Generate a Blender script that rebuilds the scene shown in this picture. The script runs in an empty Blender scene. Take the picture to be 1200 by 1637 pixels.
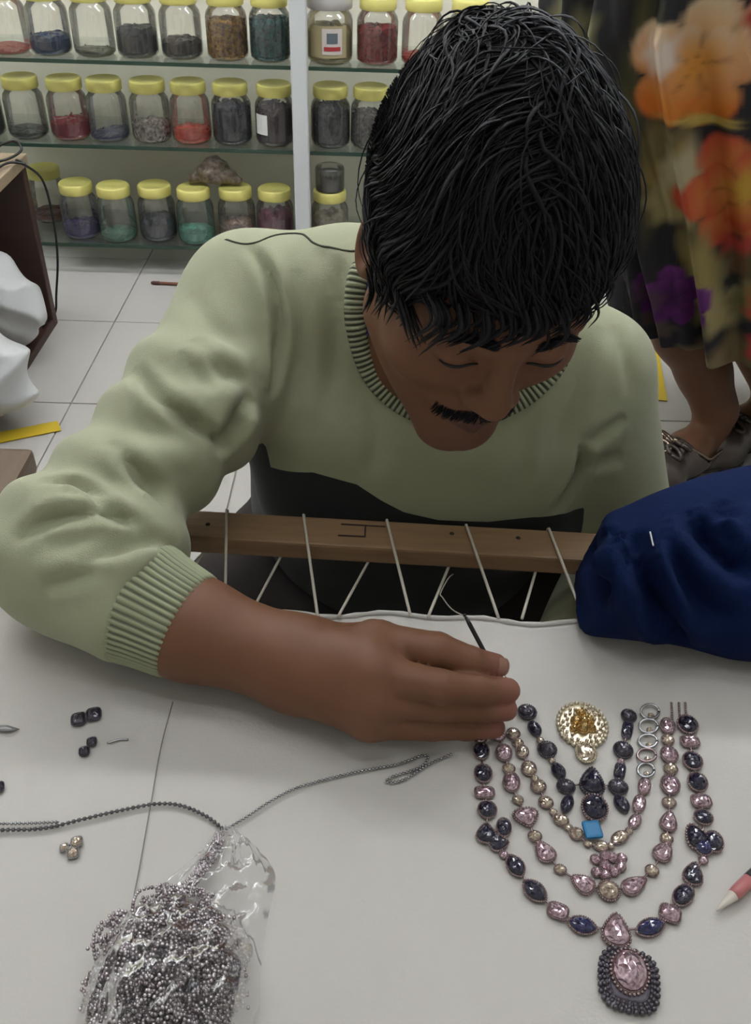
import bpy, bmesh, math, random
import numpy as np
from mathutils import Matrix, Vector
random.seed(7); rng = np.random.default_rng(7)
scene = bpy.context.scene
COL = scene.collection

# ------------------------------------------------------------------ camera
F = 1476.0; H = 0.535; TH = math.radians(38.0); RO = math.radians(1.7)
FW = np.array([0, math.cos(TH), -math.sin(TH)]); _u0 = np.array([0, math.sin(TH), math.cos(TH)]); _r0 = np.array([1., 0, 0])
RT = _r0*math.cos(RO)+_u0*math.sin(RO); UP = -_r0*math.sin(RO)+_u0*math.cos(RO); CAM = np.array([0, 0, H])
cd = bpy.data.cameras.new('camera'); cam = bpy.data.objects.new('camera', cd); COL.objects.link(cam)
cd.sensor_fit = 'VERTICAL'; cd.sensor_height = 24.0; cd.lens = 24.0*F/1637.0; cd.clip_start = 0.02
_m = Matrix.Identity(4)
for i in range(3):
    _m[i][0] = RT[i]; _m[i][1] = UP[i]; _m[i][2] = -FW[i]; _m[i][3] = CAM[i]
cam.matrix_world = _m
scene.camera = cam

# ------------------------------------------------------------------ world, exposure
w = bpy.data.worlds.new('world'); scene.world = w; w.use_nodes = True
w.node_tree.nodes['Background'].inputs[0].default_value = (0.9, 0.93, 1.0, 1)
w.node_tree.nodes['Background'].inputs[1].default_value = 0.25
vs = scene.view_settings
vs.view_transform = 'Standard'; vs.look = 'None'; vs.gamma = 1.0; vs.use_curve_mapping = False
vs.exposure = 0.70
LAMP_POWER = 7.5          # emission strength of the ceiling tubes
LAMPS = [(-0.8, 0.75, 2.35), (0.7, 0.75, 2.35), (-0.05, 0.05, 2.35), (-0.75, 1.42, 1.15), (0.55, 1.42, 1.15)]   # the last two are unseen fill lamps added to brighten the shelves

# ------------------------------------------------------------------ helpers
def ray(x, y): return FW+RT*(x-600)/F+UP*(818.5-y)/F
def PZ(x, y, z=0.0): d = ray(x, y); return CAM+d*(z-H)/d[2]
def PY(x, y, Y): d = ray(x, y); return CAM+d*Y/d[1]
def lin(c):
    r = []
    for v in c[:3]:
        v = v/255.0
        r.append(v/12.92 if v <= 0.04045 else ((v+0.055)/1.055)**2.4)
    return tuple(r)+(1.0,)
MATS = {}
def mat(name, col=(200, 200, 200), rough=0.6, metal=0.0, noise=0.0, nscale=20.0, bump=0.0, bscale=200.0, emit=0.0, spec=0.5,
        attr=None, stretch=None, col2=None, sheen=0.0, coat=0.0):
    if name in MATS: return MATS[name]
    m = bpy.data.materials.new(name); m.use_nodes = True; nt = m.node_tree; N = nt.nodes; L = nt.links
    b = N['Principled BSDF']; b.inputs['Roughness'].default_value = rough; b.inputs['Metallic'].default_value = metal
    b.inputs['Base Color'].default_value = lin(col); b.inputs['Specular IOR Level'].default_value = spec
    b.inputs['Sheen Weight'].default_value = sheen; b.inputs['Coat Weight'].default_value = coat
    m.diffuse_color = lin(col)
    src = None
    if attr:
        a = N.new('ShaderNodeAttribute'); a.attribute_name = attr; src = a.outputs['Color']
        L.new(src, b.inputs['Base Color'])
    tc = None
    if noise > 0 or bump > 0:
        tc = N.new('ShaderNodeTexCoord'); mp = N.new('ShaderNodeMapping')
        if stretch: mp.inputs['Scale'].default_value = stretch
        L.new(tc.outputs['Object'], mp.inputs['Vector'])
    if noise > 0:
        n = N.new('ShaderNodeTexNoise'); n.inputs['Scale'].default_value = nscale; n.inputs['Detail'].default_value = 5
        L.new(mp.outputs[0], n.inputs['Vector'])
        mx = N.new('ShaderNodeMix'); mx.data_type = 'RGBA'; mx.blend_type = 'MIX'
        rmp = N.new('ShaderNodeMapRange'); rmp.inputs[1].default_value = 0.3; rmp.inputs[2].default_value = 0.7
        rmp.inputs[4].default_value = 1.0 if col2 else noise
        L.new(n.outputs[0], rmp.inputs[0]); L.new(rmp.outputs[0], mx.inputs['Factor'])
        if src: L.new(src, mx.inputs['A'])
        else: mx.inputs['A'].default_value = lin(col)
        if col2: mx.inputs['B'].default_value = lin(col2)
        elif src:
            dk = N.new('ShaderNodeMix'); dk.data_type = 'RGBA'; dk.blend_type = 'MULTIPLY'; dk.inputs['Factor'].default_value = 1
            L.new(src, dk.inputs['A']); dk.inputs['B'].default_value = (.55, .55, .55, 1); L.new(dk.outputs['Result'], mx.inputs['B'])
        else: mx.inputs['B'].default_value = tuple(v*0.55 for v in lin(col)[:3])+(1,)
        L.new(mx.outputs['Result'], b.inputs['Base Color'])
    if bump > 0:
        n2 = N.new('ShaderNodeTexNoise'); n2.inputs['Scale'].default_value = bscale; n2.inputs['Detail'].default_value = 3
        L.new(mp.outputs[0], n2.inputs['Vector'])
        bp = N.new('ShaderNodeBump'); bp.inputs['Strength'].default_value = bump; bp.inputs['Distance'].default_value = 0.002
        L.new(n2.outputs[0], bp.inputs['Height']); L.new(bp.outputs[0], b.inputs['Normal'])
    if emit > 0:
        b.inputs['Emission Color'].default_value = lin(col); b.inputs['Emission Strength'].default_value = emit
    MATS[name] = m; return m
def clear_mat(name, tint=(235, 240, 235), alpha=0.12, rough=0.05, gloss=1.0, diff=0.0):
    """clear plastic or thin glass: see-through with fresnel gloss and a little haze"""
    if name in MATS: return MATS[name]
    m = bpy.data.materials.new(name); m.use_nodes = True; nt = m.node_tree; N = nt.nodes; L = nt.links
    N.remove(N['Principled BSDF']); out = N['Material Output']
    t = N.new('ShaderNodeBsdfTransparent'); t.inputs[0].default_value = lin(tint)
    g = N.new('ShaderNodeBsdfGlossy'); g.inputs['Roughness'].default_value = rough; g.inputs[0].default_value = (.9, .9, .9, 1)
    fr = N.new('ShaderNodeFresnel'); fr.inputs[0].default_value = 1.45
    ml = N.new('ShaderNodeMath'); ml.operation = 'MULTIPLY_ADD'; ml.inputs[1].default_value = gloss; ml.inputs[2].default_value = alpha*0.1
    ml.use_clamp = True
    L.new(fr.outputs[0], ml.inputs[0])
    d = N.new('ShaderNodeBsdfDiffuse'); d.inputs[0].default_value = lin(tint)
    a = N.new('ShaderNodeMixShader'); a.inputs[0].default_value = diff
    L.new(t.outputs[0], a.inputs[1]); L.new(d.outputs[0], a.inputs[2])
    x = N.new('ShaderNodeMixShader'); L.new(ml.outputs[0], x.inputs[0]); L.new(a.outputs[0], x.inputs[1]); L.new(g.outputs[0], x.inputs[2])
    L.new(x.outputs[0], out.inputs[0]); MATS[name] = m; m.diffuse_color = lin(tint); return m

def link(o, parent=None):
    COL.objects.link(o)
    if parent is not None: o.parent = parent
    return o
def wloc(o):
    v = np.zeros(3)
    while o is not None:
        v = v+np.array(o.location); o = o.parent
    return v
def mesh_data(name, V, Fc, m=None, smooth=True):
    me = bpy.data.meshes.new(name)
    V = np.asarray(V, dtype=np.float32)
    if isinstance(Fc, np.ndarray):
        me.vertices.add(len(V)); me.vertices.foreach_set('co', V.ravel())
        k = Fc.shape[1]; me.loops.add(Fc.size); me.loops.foreach_set('vertex_index', Fc.astype(np.int32).ravel())
        me.polygons.add(len(Fc)); me.polygons.foreach_set('loop_start', np.arange(0, Fc.size, k, dtype=np.int32))
        me.polygons.foreach_set('loop_total', np.full(len(Fc), k, dtype=np.int32)); me.update(calc_edges=True); me.validate()
    else:
        me.from_pydata([tuple(map(float, v)) for v in V], [], [tuple(int(i) for i in f) for f in Fc]); me.update()
    if smooth and len(me.polygons): me.polygons.foreach_set('use_smooth', np.ones(len(me.polygons), dtype=bool))
    if m: me.materials.append(m)
    return me
def mk(name, V, Fc, m, parent=None, smooth=True, loc=None):
    """mesh object from WORLD coordinates; origin at loc (default: parent's own origin)"""
    base = wloc(parent)
    o0 = np.zeros(3) if loc is None else np.asarray(loc, float)-base
    V = np.asarray(V, float)-base-o0
    o = bpy.data.objects.new(name, mesh_data(name, V, Fc, m, smooth)); o.location = o0
    return link(o, parent)
def inst(name, me, loc, parent=None, rot=(0, 0, 0), scale=(1, 1, 1)):
    o = bpy.data.objects.new(name, me); o.location = np.asarray(loc, float)-wloc(parent); o.rotation_euler = rot; o.scale = scale
    return link(o, parent)
def tag(o, label=None, cat=None, group=None, kind=None):
    if label: o['label'] = label
    if cat: o['category'] = cat
    if group: o['group'] = group
    if kind: o['kind'] = kind
    return o
def empty(name, loc, label, cat, group=None):
    o = bpy.data.objects.new(name, None); o.location = loc; o.empty_display_size = 0.02; link(o)
    return tag(o, label, cat, group)
def box_vf(lo, hi, bev=0.0):
    bm = bmesh.new(); bmesh.ops.create_cube(bm, size=1)
    lo = np.asarray(lo, float); hi = np.asarray(hi, float)
    for v in bm.verts: v.co = Vector((lo+hi)/2+np.array(v.co)*(hi-lo))
    if bev > 0: bmesh.ops.bevel(bm, geom=list(bm.edges), offset=bev, segments=2, affect='EDGES', profile=0.6)
    V = [tuple(v.co) for v in bm.verts]; bm.verts.index_update(); Fc = [[v.index for v in f.verts] for f in bm.faces]; bm.free()
    return np.array(V), Fc
def box(name, lo, hi, m, parent=None, bev=0.0, rotz=0.0, piv=None):
    V, Fc = box_vf(lo, hi, bev)
    if rotz:
        c, s = math.cos(rotz), math.sin(rotz); p = np.array(piv if piv is not None else (np.asarray(lo)+np.asarray(hi))/2, float)
        q = V-p; V = np.stack([q[:, 0]*c-q[:, 1]*s, q[:, 0]*s+q[:, 1]*c, q[:, 2]], 1)+p
    return mk(name, V, Fc, m, parent, smooth=False)
def lathe_vf(prof, n=28, c=(0, 0, 0)):
    prof = np.asarray(prof, float); V = []; Fc = []
    for k in range(n):
        a = 2*math.pi*k/n
        for r, z in prof: V.append((c[0]+r*math.cos(a), c[1]+r*math.sin(a), c[2]+z))
    m = len(prof)
    for k in range(n):
        for j in range(m-1):
            a = k*m+j; b = ((k+1) % n)*m+j; Fc.append((a, b, b+1, a+1))
    return np.array(V), Fc
def tube_vf(pts, rad, n=8, cap=True, squash=1.0):
    P = np.asarray(pts, float); r = np.broadcast_to(np.asarray(rad, float), (len(P),))
    T = np.gradient(P, axis=0); T /= np.linalg.norm(T, axis=1)[:, None]+1e-12
    nrm = np.cross(T[0], [0, 0, 1.0])
    if np.linalg.norm(nrm) < 1e-3: nrm = np.cross(T[0], [1.0, 0, 0])
    nrm /= np.linalg.norm(nrm); V = []; Fc = []
    for i in range(len(P)):
        nrm = nrm-T[i]*nrm.dot(T[i]); nrm /= np.linalg.norm(nrm)+1e-12; bn = np.cross(T[i], nrm)
        for k in range(n):
            a = 2*math.pi*k/n; V.append(P[i]+r[i]*(nrm*math.cos(a)+bn*math.sin(a)*squash))
    for i in range(len(P)-1):
        for k in range(n):
            a = i*n+k; b = i*n+(k+1) % n; Fc.append((a, b, b+n, a+n))
    if cap: Fc.append(tuple(range(n-1, -1, -1))); Fc.append(tuple((len(P)-1)*n+k for k in range(n)))
    return np.array(V), Fc
def spline(pts, n=40):
    P = np.asarray(pts, float)
    if len(P) < 3:
        t = np.linspace(0, 1, n)[:, None]; return P[0]*(1-t)+P[-1]*t
    Q = np.vstack([2*P[0]-P[1], P, 2*P[-1]-P[-2]]); out = []
    seg = len(P)-1
    for t in np.linspace(0, seg-1e-6, n):
        i = int(t); u = t-i; a, b, c, d = Q[i:i+4]
        out.append(0.5*((2*b)+(-a+c)*u+(2*a-5*b+4*c-d)*u*u+(-a+3*b-3*c+d)*u**3))
    return np.array(out)
def tube(name, pts, rad, m, parent=None, n=8, smooth=True, squash=1.0, loc=None):
    V, Fc = tube_vf(pts, rad, n, True, squash); return mk(name, V, Fc, m, parent, smooth, loc)
def join_vf(lst):
    V = []; Fc = []; o = 0
    for v, f in lst:
        V.append(np.asarray(v, float)); Fc += [tuple(i+o for i in q) for q in f]; o += len(v)
    return np.vstack(V), Fc

# ------------------------------------------------------------------ signed distance modelling (one skin per body or garment)
def smin(a, b, k):
    h = np.clip(0.5+0.5*(b-a)/k, 0, 1); return b*(1-h)+a*h-k*h*(1-h)
def smax(a, b, k): return -smin(-a, -b, k)
def rcone(p, a, b, r1, r2):
    a = np.asarray(a, np.float32); b = np.asarray(b, np.float32); ba = b-a; L2 = float(ba@ba)+1e-12
    t = np.clip(((p-a)@ba)/L2, 0, 1)
    return np.linalg.norm(p-a-t[:, None]*ba, axis=1)-(r1+(r2-r1)*t)
def sph(p, c, r): return np.linalg.norm(p-np.asarray(c, np.float32), axis=1)-r
def ell(p, c, r):
    q = (p-np.asarray(c, np.float32)); r = np.asarray(r, np.float32)
    k0 = np.linalg.norm(q/r, axis=1); k1 = np.linalg.norm(q/(r*r), axis=1)+1e-9; return k0*(k0-1)/k1
def chain(p, pts, rads, k=0.01):
    d = None
    for i in range(len(pts)-1):
        e = rcone(p, pts[i], pts[i+1], rads[i], rads[i+1]); d = e if d is None else smin(d, e, k)
    return d
def surf(f, lo, hi, h):
    """surface nets of f over a box, evaluated only near the surface"""
    lo = np.asarray(lo, float); B = 8; nb = np.ceil((np.asarray(hi)-lo)/(h*B)).astype(int)
    bi = np.stack(np.meshgrid(*[np.arange(n) for n in nb], indexing='ij'), -1).reshape(-1, 3)
    cen = (lo+(bi*B+(B-1)/2)*h).astype(np.float32); dc = f(cen)
    V = np.repeat(np.repeat(np.repeat(dc.reshape(nb).astype(np.float32), B, 0), B, 1), B, 2)
    near = bi[np.abs(dc) < h*B*1.25]
    off = np.stack(np.meshgrid(*[np.arange(B)]*3, indexing='ij'), -1).reshape(-1, 3)
    for s in range(0, len(near), 700):
        ix = (near[s:s+700, None, :]*B+off[None]).reshape(-1, 3)
        V[ix[:, 0], ix[:, 1], ix[:, 2]] = f((lo+ix*h).astype(np.float32))
    ins = V < 0; n = np.array(V.shape); u = ins.astype(np.uint8)
    c = u[:-1]+u[1:]; c = c[:, :-1]+c[:, 1:]; c = c[:, :, :-1]+c[:, :, 1:]
    act = np.argwhere((c > 0) & (c < 8)); lid = np.ravel_multi_index(act.T, n-1)
    acc = np.zeros((len(act), 3)); cnt = np.zeros(len(act))
    cs = [(0, 0, 0), (1, 0, 0), (0, 1, 0), (1, 1, 0), (0, 0, 1), (1, 0, 1), (0, 1, 1), (1, 1, 1)]
    val = [V[act[:, 0]+a, act[:, 1]+b, act[:, 2]+d] for a, b, d in cs]
    for i in range(8):
        for j in range(i+1, 8):
            if sum(abs(x-y) for x, y in zip(cs[i], cs[j])) != 1: continue
            m = (val[i] < 0) != (val[j] < 0)
            t = val[i][m]/(val[i][m]-val[j][m]); ci = np.array(cs[i], float); cj = np.array(cs[j], float)
            acc[m] += ci+(cj-ci)*t[:, None]; cnt[m] += 1
    P = lo+(act+acc/cnt[:, None])*h
    faces = []
    for ax in range(3):
        a0 = [slice(None)]*3; a1 = [slice(None)]*3; a0[ax] = slice(0, -1); a1[ax] = slice(1, None)
        e = np.argwhere(ins[tuple(a0)] != ins[tuple(a1)]); b_, c_ = (ax+1) % 3, (ax+2) % 3
        e = e[(e[:, b_] > 0) & (e[:, c_] > 0) & (e[:, b_] < n[b_]-1) & (e[:, c_] < n[c_]-1)]
        pos = ins[e[:, 0], e[:, 1], e[:, 2]]; q = []
        for db, dcc in ((-1, -1), (0, -1), (0, 0), (-1, 0)):
            k = e.copy(); k[:, b_] += db; k[:, c_] += dcc; q.append(np.searchsorted(lid, np.ravel_multi_index(k.T, n-1)))
        q = np.stack(q, 1); q[~pos] = q[~pos][:, ::-1]; faces.append(q)
    return P, np.vstack(faces)
def grad(f, P, e=8e-4):
    P = P.astype(np.float32); g = []
    for i in range(3):
        d = np.zeros(3, np.float32); d[i] = e; g.append(f(P+d)-f(P-d))
    g = np.stack(g, 1); return g/(np.linalg.norm(g, axis=1)[:, None]+1e-9)
def project(f, P, it=4):
    P = np.asarray(P, float)
    for _ in range(it): P = P-grad(f, P)*f(P.astype(np.float32))[:, None]*0.9
    return P
def march(f, px, t0=0.3, t1=2.5):
    """points where the lines of sight of the given picture points meet a surface"""
    out = []
    for x, y in px:
        d = ray(x, y); d = d/np.linalg.norm(d); t = t0
        for _ in range(160):
            v = float(f((CAM+d*t)[None].astype(np.float32))[0])
            if v < 3e-4: break
            t += v*0.7
            if t > t1: break
        out.append(CAM+d*t)
    return np.array(out)
def on_surf(f, P, tol_=.006): return P[np.abs(f(P.astype(np.float32))) < tol_]
def vcol(me, cols, name='col'):
    a = me.color_attributes.new(name, 'FLOAT_COLOR', 'POINT')
    c = np.ones((len(me.vertices), 4), np.float32); c[:, :3] = cols; a.data.foreach_set('color', c.ravel())
def L3(c): return np.array(lin(c)[:3])

# ================================================================== THE ROOM
FL = -0.27; X0, X1, Y0, Y1, ZC = -1.75, 1.75, -1.6, 2.02, 2.35
m_grout = mat('grout', (146, 142, 135), 0.9)
m_tile = mat('floor_tile', (182, 178, 172), 0.32, noise=0.10, nscale=6)
m_wall = mat('wall_paint', (226, 225, 220), 0.85, noise=0.06, nscale=3)
m_ceil = mat('ceiling_paint', (240, 240, 238), 0.9, noise=0.04, nscale=3)
fl = box('floor', (X0, Y0, FL-0.05), (X1, Y1, FL-0.003), m_grout); tag(fl, 'grey grout bed under the pale floor tiles', kind='structure')
TS = 0.2955; jx, jy = -0.505, 1.297
ix0 = math.floor((X0-jx)/TS); ix1 = math.ceil((X1-jx)/TS); iy0 = math.floor((Y0-jy)/TS); iy1 = math.ceil((Y1-jy)/TS)
tV, tF = box_vf((-TS/2+.0012, -TS/2+.0012, -0.008), (TS/2-.0012, TS/2-.0012, 0), 0.0008)
tm = mesh_data('tile', tV, tF, m_tile, smooth=False)
for i in range(ix0, ix1):
    for j in range(iy0, iy1):
        inst('tile', tm, (jx+(i+.5)*TS, jy+(j+.5)*TS, FL), fl)
tag(box('wall_back', (X0, Y1, FL), (X1, Y1+.06, ZC), m_wall), kind='structure')
tag(box('wall_left', (X0-.06, Y0, FL), (X0, Y1, ZC), m_wall), kind='structure')
tag(box('wall_right', (X1, Y0, FL), (X1+.06, Y1, ZC), m_wall), kind='structure')
tag(box('wall_front', (X0, Y0-.06, FL), (X1, Y0, ZC), m_wall), kind='structure')
tag(box('ceiling', (X0, Y0, ZC), (X1, Y1, ZC+.06), m_ceil), kind='structure')
m_lampcase = mat('lamp_case', (235, 235, 232), 0.5)
m_tube = mat('lamp_tube', (246, 250, 255), 0.4, emit=LAMP_POWER)
m_fill_tube = mat('fill_tube_low', (246, 250, 255), 0.4, emit=LAMP_POWER*1.7)  # stronger emission for the two added low fill lamps
LN = ['white twin-tube lamp on the ceiling left of the man, above the picture', 'white twin-tube lamp on the ceiling right of the man, above the picture', 'white twin-tube lamp on the ceiling over the camera',
      'added fill lamp of white twin tubes, low before the left shelves, above the picture', 'added fill lamp of white twin tubes, low before the right shelves, above the picture']
for k, (x, y, zl_) in enumerate(LAMPS):
    e = empty('ceiling_or_fill_lamp', (x, y, zl_), LN[k], 'lamp', 'tube lamps')
    if zl_ < ZC-.01:
        for s in (-.5, .5): tube('fill_lamp_rod', [(x+s, y, zl_-.002), (x+s, y, (zl_+ZC)/2), (x+s, y, ZC)], .004, m_lampcase, e, 6)  # rods occur only on the added fill lamps
    box('housing', (x-.62, y-.09, zl_-.04), (x+.62, y+.09, zl_), m_lampcase, e, 0.006)
    for s in (-.045, .045):
        tube('fluorescent_tube', [(x-.58, y+s, zl_-.062), (x, y+s, zl_-.062), (x+.58, y+s, zl_-.062)], 0.02, m_tube if zl_ > 2 else m_fill_tube, e, 12)

# ------------------------------------------------------------------ glass shelves
SY = 1.80; SZ = [0.1405, -0.008, -0.203]; m_post = mat('post_paint', (206, 208, 208), 0.45)
m_sglass = clear_mat('shelf_glass', (250, 253, 251), 0.1, 0.03, .8, 0.03)
m_sedge = mat('shelf_glass_edge', (52, 72, 60), 0.25, noise=.2, nscale=9)
m_back = mat('shelf_back', (222, 216, 198), 0.7, noise=0.12, nscale=5)
bk = box('wall_panel', (X0+.01, Y1-.022, FL), (X1-.01, Y1-.002, 1.0), m_back); tag(bk, 'beige panel behind the glass jar shelves', kind='structure')
xp = PY(481, 200, SY)[0]
e = empty('shelf_post', (xp, SY, FL), 'white metal upright post between the two bays of glass shelves', 'post')
box('upright', (xp-.0145, SY-.018, FL), (xp+.0145, SY+.012, 0.75), m_post, e, 0.003)
box('slotted_rail', (xp-.006, SY+.012, FL), (xp+.006, SY+.02, 0.75), m_sedge, e)
for k, z in enumerate(SZ):
    for s, (a, b) in enumerate(((X0+.012, xp-.016), (xp+.016, X1-.012))):
        ord_ = ('top', 'middle', 'bottom')[k]; side = ('left', 'right')[s]
        e = empty('glass_shelf', ((a+b)/2, SY, z), f'{ord_} green-edged glass shelf to the {side} of the white post', 'shelf', 'glass jar shelves')
        box('glass_sheet', (a, SY+.002, z-.006), (b, Y1-.024, z), m_sglass, e)
        box('front_edge', (a, SY-.002, z-.006), (b, SY+.002, z), m_sedge, e)

# ------------------------------------------------------------------ jars
m_jar = clear_mat('jar_plastic', (252, 252, 250), 0.55, 0.05, .8, 0.035)
m_lid = mat('yellow_lid', (214, 204, 118), 0.42, noise=0.12, nscale=30)
m_lidg = mat('clear_lid', (178, 172, 168), 0.35, noise=0.1, nscale=30)
JR, JH = 0.0375, 0.088
jar_prof = [(0.0, .0015), (JR-.006, .0), (JR-.001, .005), (JR, .012), (JR, JH-.020), (JR-.002, JH-.012), (JR-.007, JH-.005), (JR-.009, JH), (JR-.009, JH+.012)]
jv, jf = lathe_vf(jar_prof, 30); jar_me = mesh_data('jar_body', jv, jf, m_jar)
def lid_me(m, r=JR-.0045, h=0.019):
    prof = [(r-.001, -.001), (r, .001), (r, h-.003), (r-.003, h), (r-.006, h-.001), (0, h-.001)]
    v, f = lathe_vf(prof, 60); v = v.copy()
    for i in range(len(v)):
        if i % len(prof) in (1, 2) and (i//len(prof)) % 2: v[i, :2] *= 0.985
    return mesh_data('lid', v, f, m)
lid1, lid2 = lid_me(m_lid), lid_me(m_lidg, JR-.001, .022)
def filling(name, col, h, rr, lumps=0, tilt=0.0, gloss=0.35, col2=None, seed=0):
    """material heaped in a jar: solid below, grains or sequins on top"""
    r_ = np.random.default_rng(seed); R = JR-.0018; n = 26; V = []; Fc = []
    rings = [(0, .002), (R-.006, .002), (R, .008)]
    hh = max(h, .004)
    prof = [(0.0, .002), (R-.005, .002), (R, min(.009, hh*.7)), (R, hh*.85), (R*.8, hh), (R*.4, hh*1.03), (0, hh*1.05)]
    v, f = lathe_vf(prof, n); v = v.copy()
    for i in range(len(v)):
        if i % len(prof) >= 3:
            v[i, 2] += (r_.random()-.5)*hh*0.16+tilt*v[i, 0]
    lst = [(v, f)]
    for k in range(lumps):
        a = r_.random()*6.283; z = .006+r_.random()*(hh-.006); q = R-.0012
        if k % 4 == 0: q = R*math.sqrt(r_.random()); z = hh
        c = np.array([q*math.cos(a), q*math.sin(a), z]); s = .0022+.0016*r_.random()
        ax = r_.normal(size=3); ax /= np.linalg.norm(ax); bx = np.cross(ax, r_.normal(size=3)); bx /= np.linalg.norm(bx); cx = np.cross(ax, bx)
        vv = [c+ax*s, c-ax*s, c+bx*s, c-bx*s, c+cx*s*.4, c-cx*s*.4]
        lst.append((vv, [(0, 2, 4), (2, 1, 4), (1, 3, 4), (3, 0, 4), (2, 0, 5), (1, 2, 5), (3, 1, 5), (0, 3, 5)]))
    V, Fc = join_vf(lst)
    m = mat('fill_'+name, col, gloss, noise=0.4 if not col2 else 1, nscale=160, col2=col2)
    o = mesh_data('contents', V, Fc, m, smooth=False); return o
JG = 'jars on the glass shelves'
def jar(px, py, shelf, label, fill=None, lid=lid1, yoff=0.05, sc=1.0, z=None, flip=False):
    zz = SZ[shelf] if z is None else z
    p = PY(px, py, SY+yoff); loc = (p[0], SY+yoff, zz+.0006)
    e = empty('jar', loc, label, 'jar', JG)
    e.rotation_euler.z = random.random()*6
    if sc != 1.0: e.scale = (sc, sc, 1.0)
    b = bpy.data.objects.new('jar_body', jar_me); link(b, e)
    l = bpy.data.objects.new('lid', lid); l.location = (0, 0, JH+.0005); link(l, e)
    if fill is not None:
        c = bpy.data.objects.new('contents', fill); link(c, e)
    return e
fi = filling
# top row
jar(14, 60, 0, 'clear jar at the left end of the top row, thin red layer inside', fi('coral', (176, 84, 74), .008, 0, 10, .1))
jar(80, 60, 0, 'clear jar with a blue pile filling its lower third, top row', fi('blue', (42, 66, 104), .030, 0, 12, .05, .25))
jar(150, 60, 0, 'almost empty clear jar with a thin grey-green layer, top row', fi('greygreen', (96, 100, 84), .009, 0, 6, .1))
jar(219, 60, 0, 'clear jar half full of charcoal grey material, top row', fi('charcoal', (62, 62, 66), .046, 0, 0))
jar(290, 60, 0, 'clear jar a third full of dark brown grains, top row', fi('darkbrown', (66, 58, 54), .030, 0, 8))
jar(363, 60, 0, 'clear jar nearly full of shiny gold sequins, top row', fi('gold', (188, 140, 48), .062, 0, 420, 0, .25, (96, 66, 22)))
jar(432, 60, 0, 'clear jar nearly full of teal sequins beside the white post, top row', fi('teal', (30, 104, 104), .066, 0, 420, 0, .25, (16, 50, 58)))
jg = jar(527, 60, 0, 'wide jar with a grey lid and a printed label, right of the post', fi('straw', (176, 164, 112), .058, 0, 0, 0, .6), lid2, .05, 1.12)
jar(603, 60, 0, 'clear jar nearly full of glossy red sequins, top row', fi('red', (170, 40, 46), .058, 0, 380, 0, .2, (120, 18, 26)))
jar(675, 60, 0, 'clear jar with a few red pieces at the bottom, beside the hair', fi('redthin', (190, 62, 48), .014, 0, 40, .1))
jar(748, 60, 0, 'clear jar whose yellow lid peeks over the dark hair', fi('grey', (120, 112, 104), .03, 0, 0))
# middle row
jar(-28, 180, 1, 'dark-filled jar cut by the left picture edge, middle row', fi('dark0', (58, 58, 60), .055, 0, 0))
jar(41, 180, 1, 'clear jar with a dark green layer at the bottom, middle row', fi('darkgreen', (44, 54, 48), .012, 0, 4, .08))
jar(108, 170, 1, 'clear jar with a crimson bundle inside, middle row', fi('crimson', (164, 50, 66), .034, 0, 60, .1, .25))
jar(172, 180, 1, 'clear jar with a thin slanted blue layer, middle row', fi('navyblue', (54, 64, 104), .012, 0, 6, .14))
jar(240, 180, 1, 'clear jar with mixed black, white and pink beads, middle row', fi('mixed', (60, 56, 52), .032, 0, 160, .05, .25, (206, 190, 180)))
jar(304, 180, 1, 'clear jar a quarter full of bright orange-red grains, middle row', fi('orange', (222, 84, 58), .024, 0, 10))
jar(370, 180, 1, 'jar full of dark navy beads, middle row', fi('navy', (44, 46, 66), .068, 0, 160, 0, .3, (30, 30, 46)))
jl = jar(439, 180, 1, 'jar full of dark maroon beads with a white paper label, middle row', fi('maroon', (78, 36, 50), .068, 0, 120, 0, .3, (46, 22, 32)))
jar(528, 180, 1, 'jar full of charcoal beads just right of the post, middle row', fi('charc2', (52, 52, 56), .070, 0, 220, 0, .25, (84, 82, 84)))
jar(592, 180, 1, 'jar of smoky grey beads half hidden by the head, middle row', fi('smoke', (66, 62, 60), .060, 0, 200, 0, .25, (120, 110, 104)))
# bottom row
jar(82, 340, 2, 'jar peeking from behind the wooden box, red-brown layer inside, bottom row', fi('redbrown', (120, 66, 54), .018, 0, 4), yoff=.135)
jar(128, 340, 2, 'clear jar a third full of purple grains, bottom row', fi('purple', (66, 46, 116), .028, 0, 8, .05))
jar(187, 345, 2, 'clear jar with a thin sea-green layer, bottom row', fi('seagreen', (84, 146, 122), .013, 0, 6), yoff=.04)
jar(251, 340, 2, 'clear jar half full of dark slate grains, bottom row', fi('slate', (62, 66, 76), .042, 0, 6))
jar(313, 350, 2, 'clear jar with turquoise settled under pale material, bottom row', fi('turquoise', (92, 176, 154), .026, 0, 30, -.1), yoff=.04)
jar(379, 350, 2, 'clear jar of brown and pink beads behind the green shoulder, bottom row', fi('brownpink', (130, 100, 92), .036, 0, 160, 0, .3, (196, 168, 156)))
jar(440, 350, 2, 'jar full of magenta-maroon material beside the post, bottom row', fi('magenta', (128, 56, 84), .060, 0, 0))
jst = jar(527, 350, 2, 'jar with beige contents carrying a smaller jar, right of the post', fi('beige', (172, 160, 140), .058, 0, 0))
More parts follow.
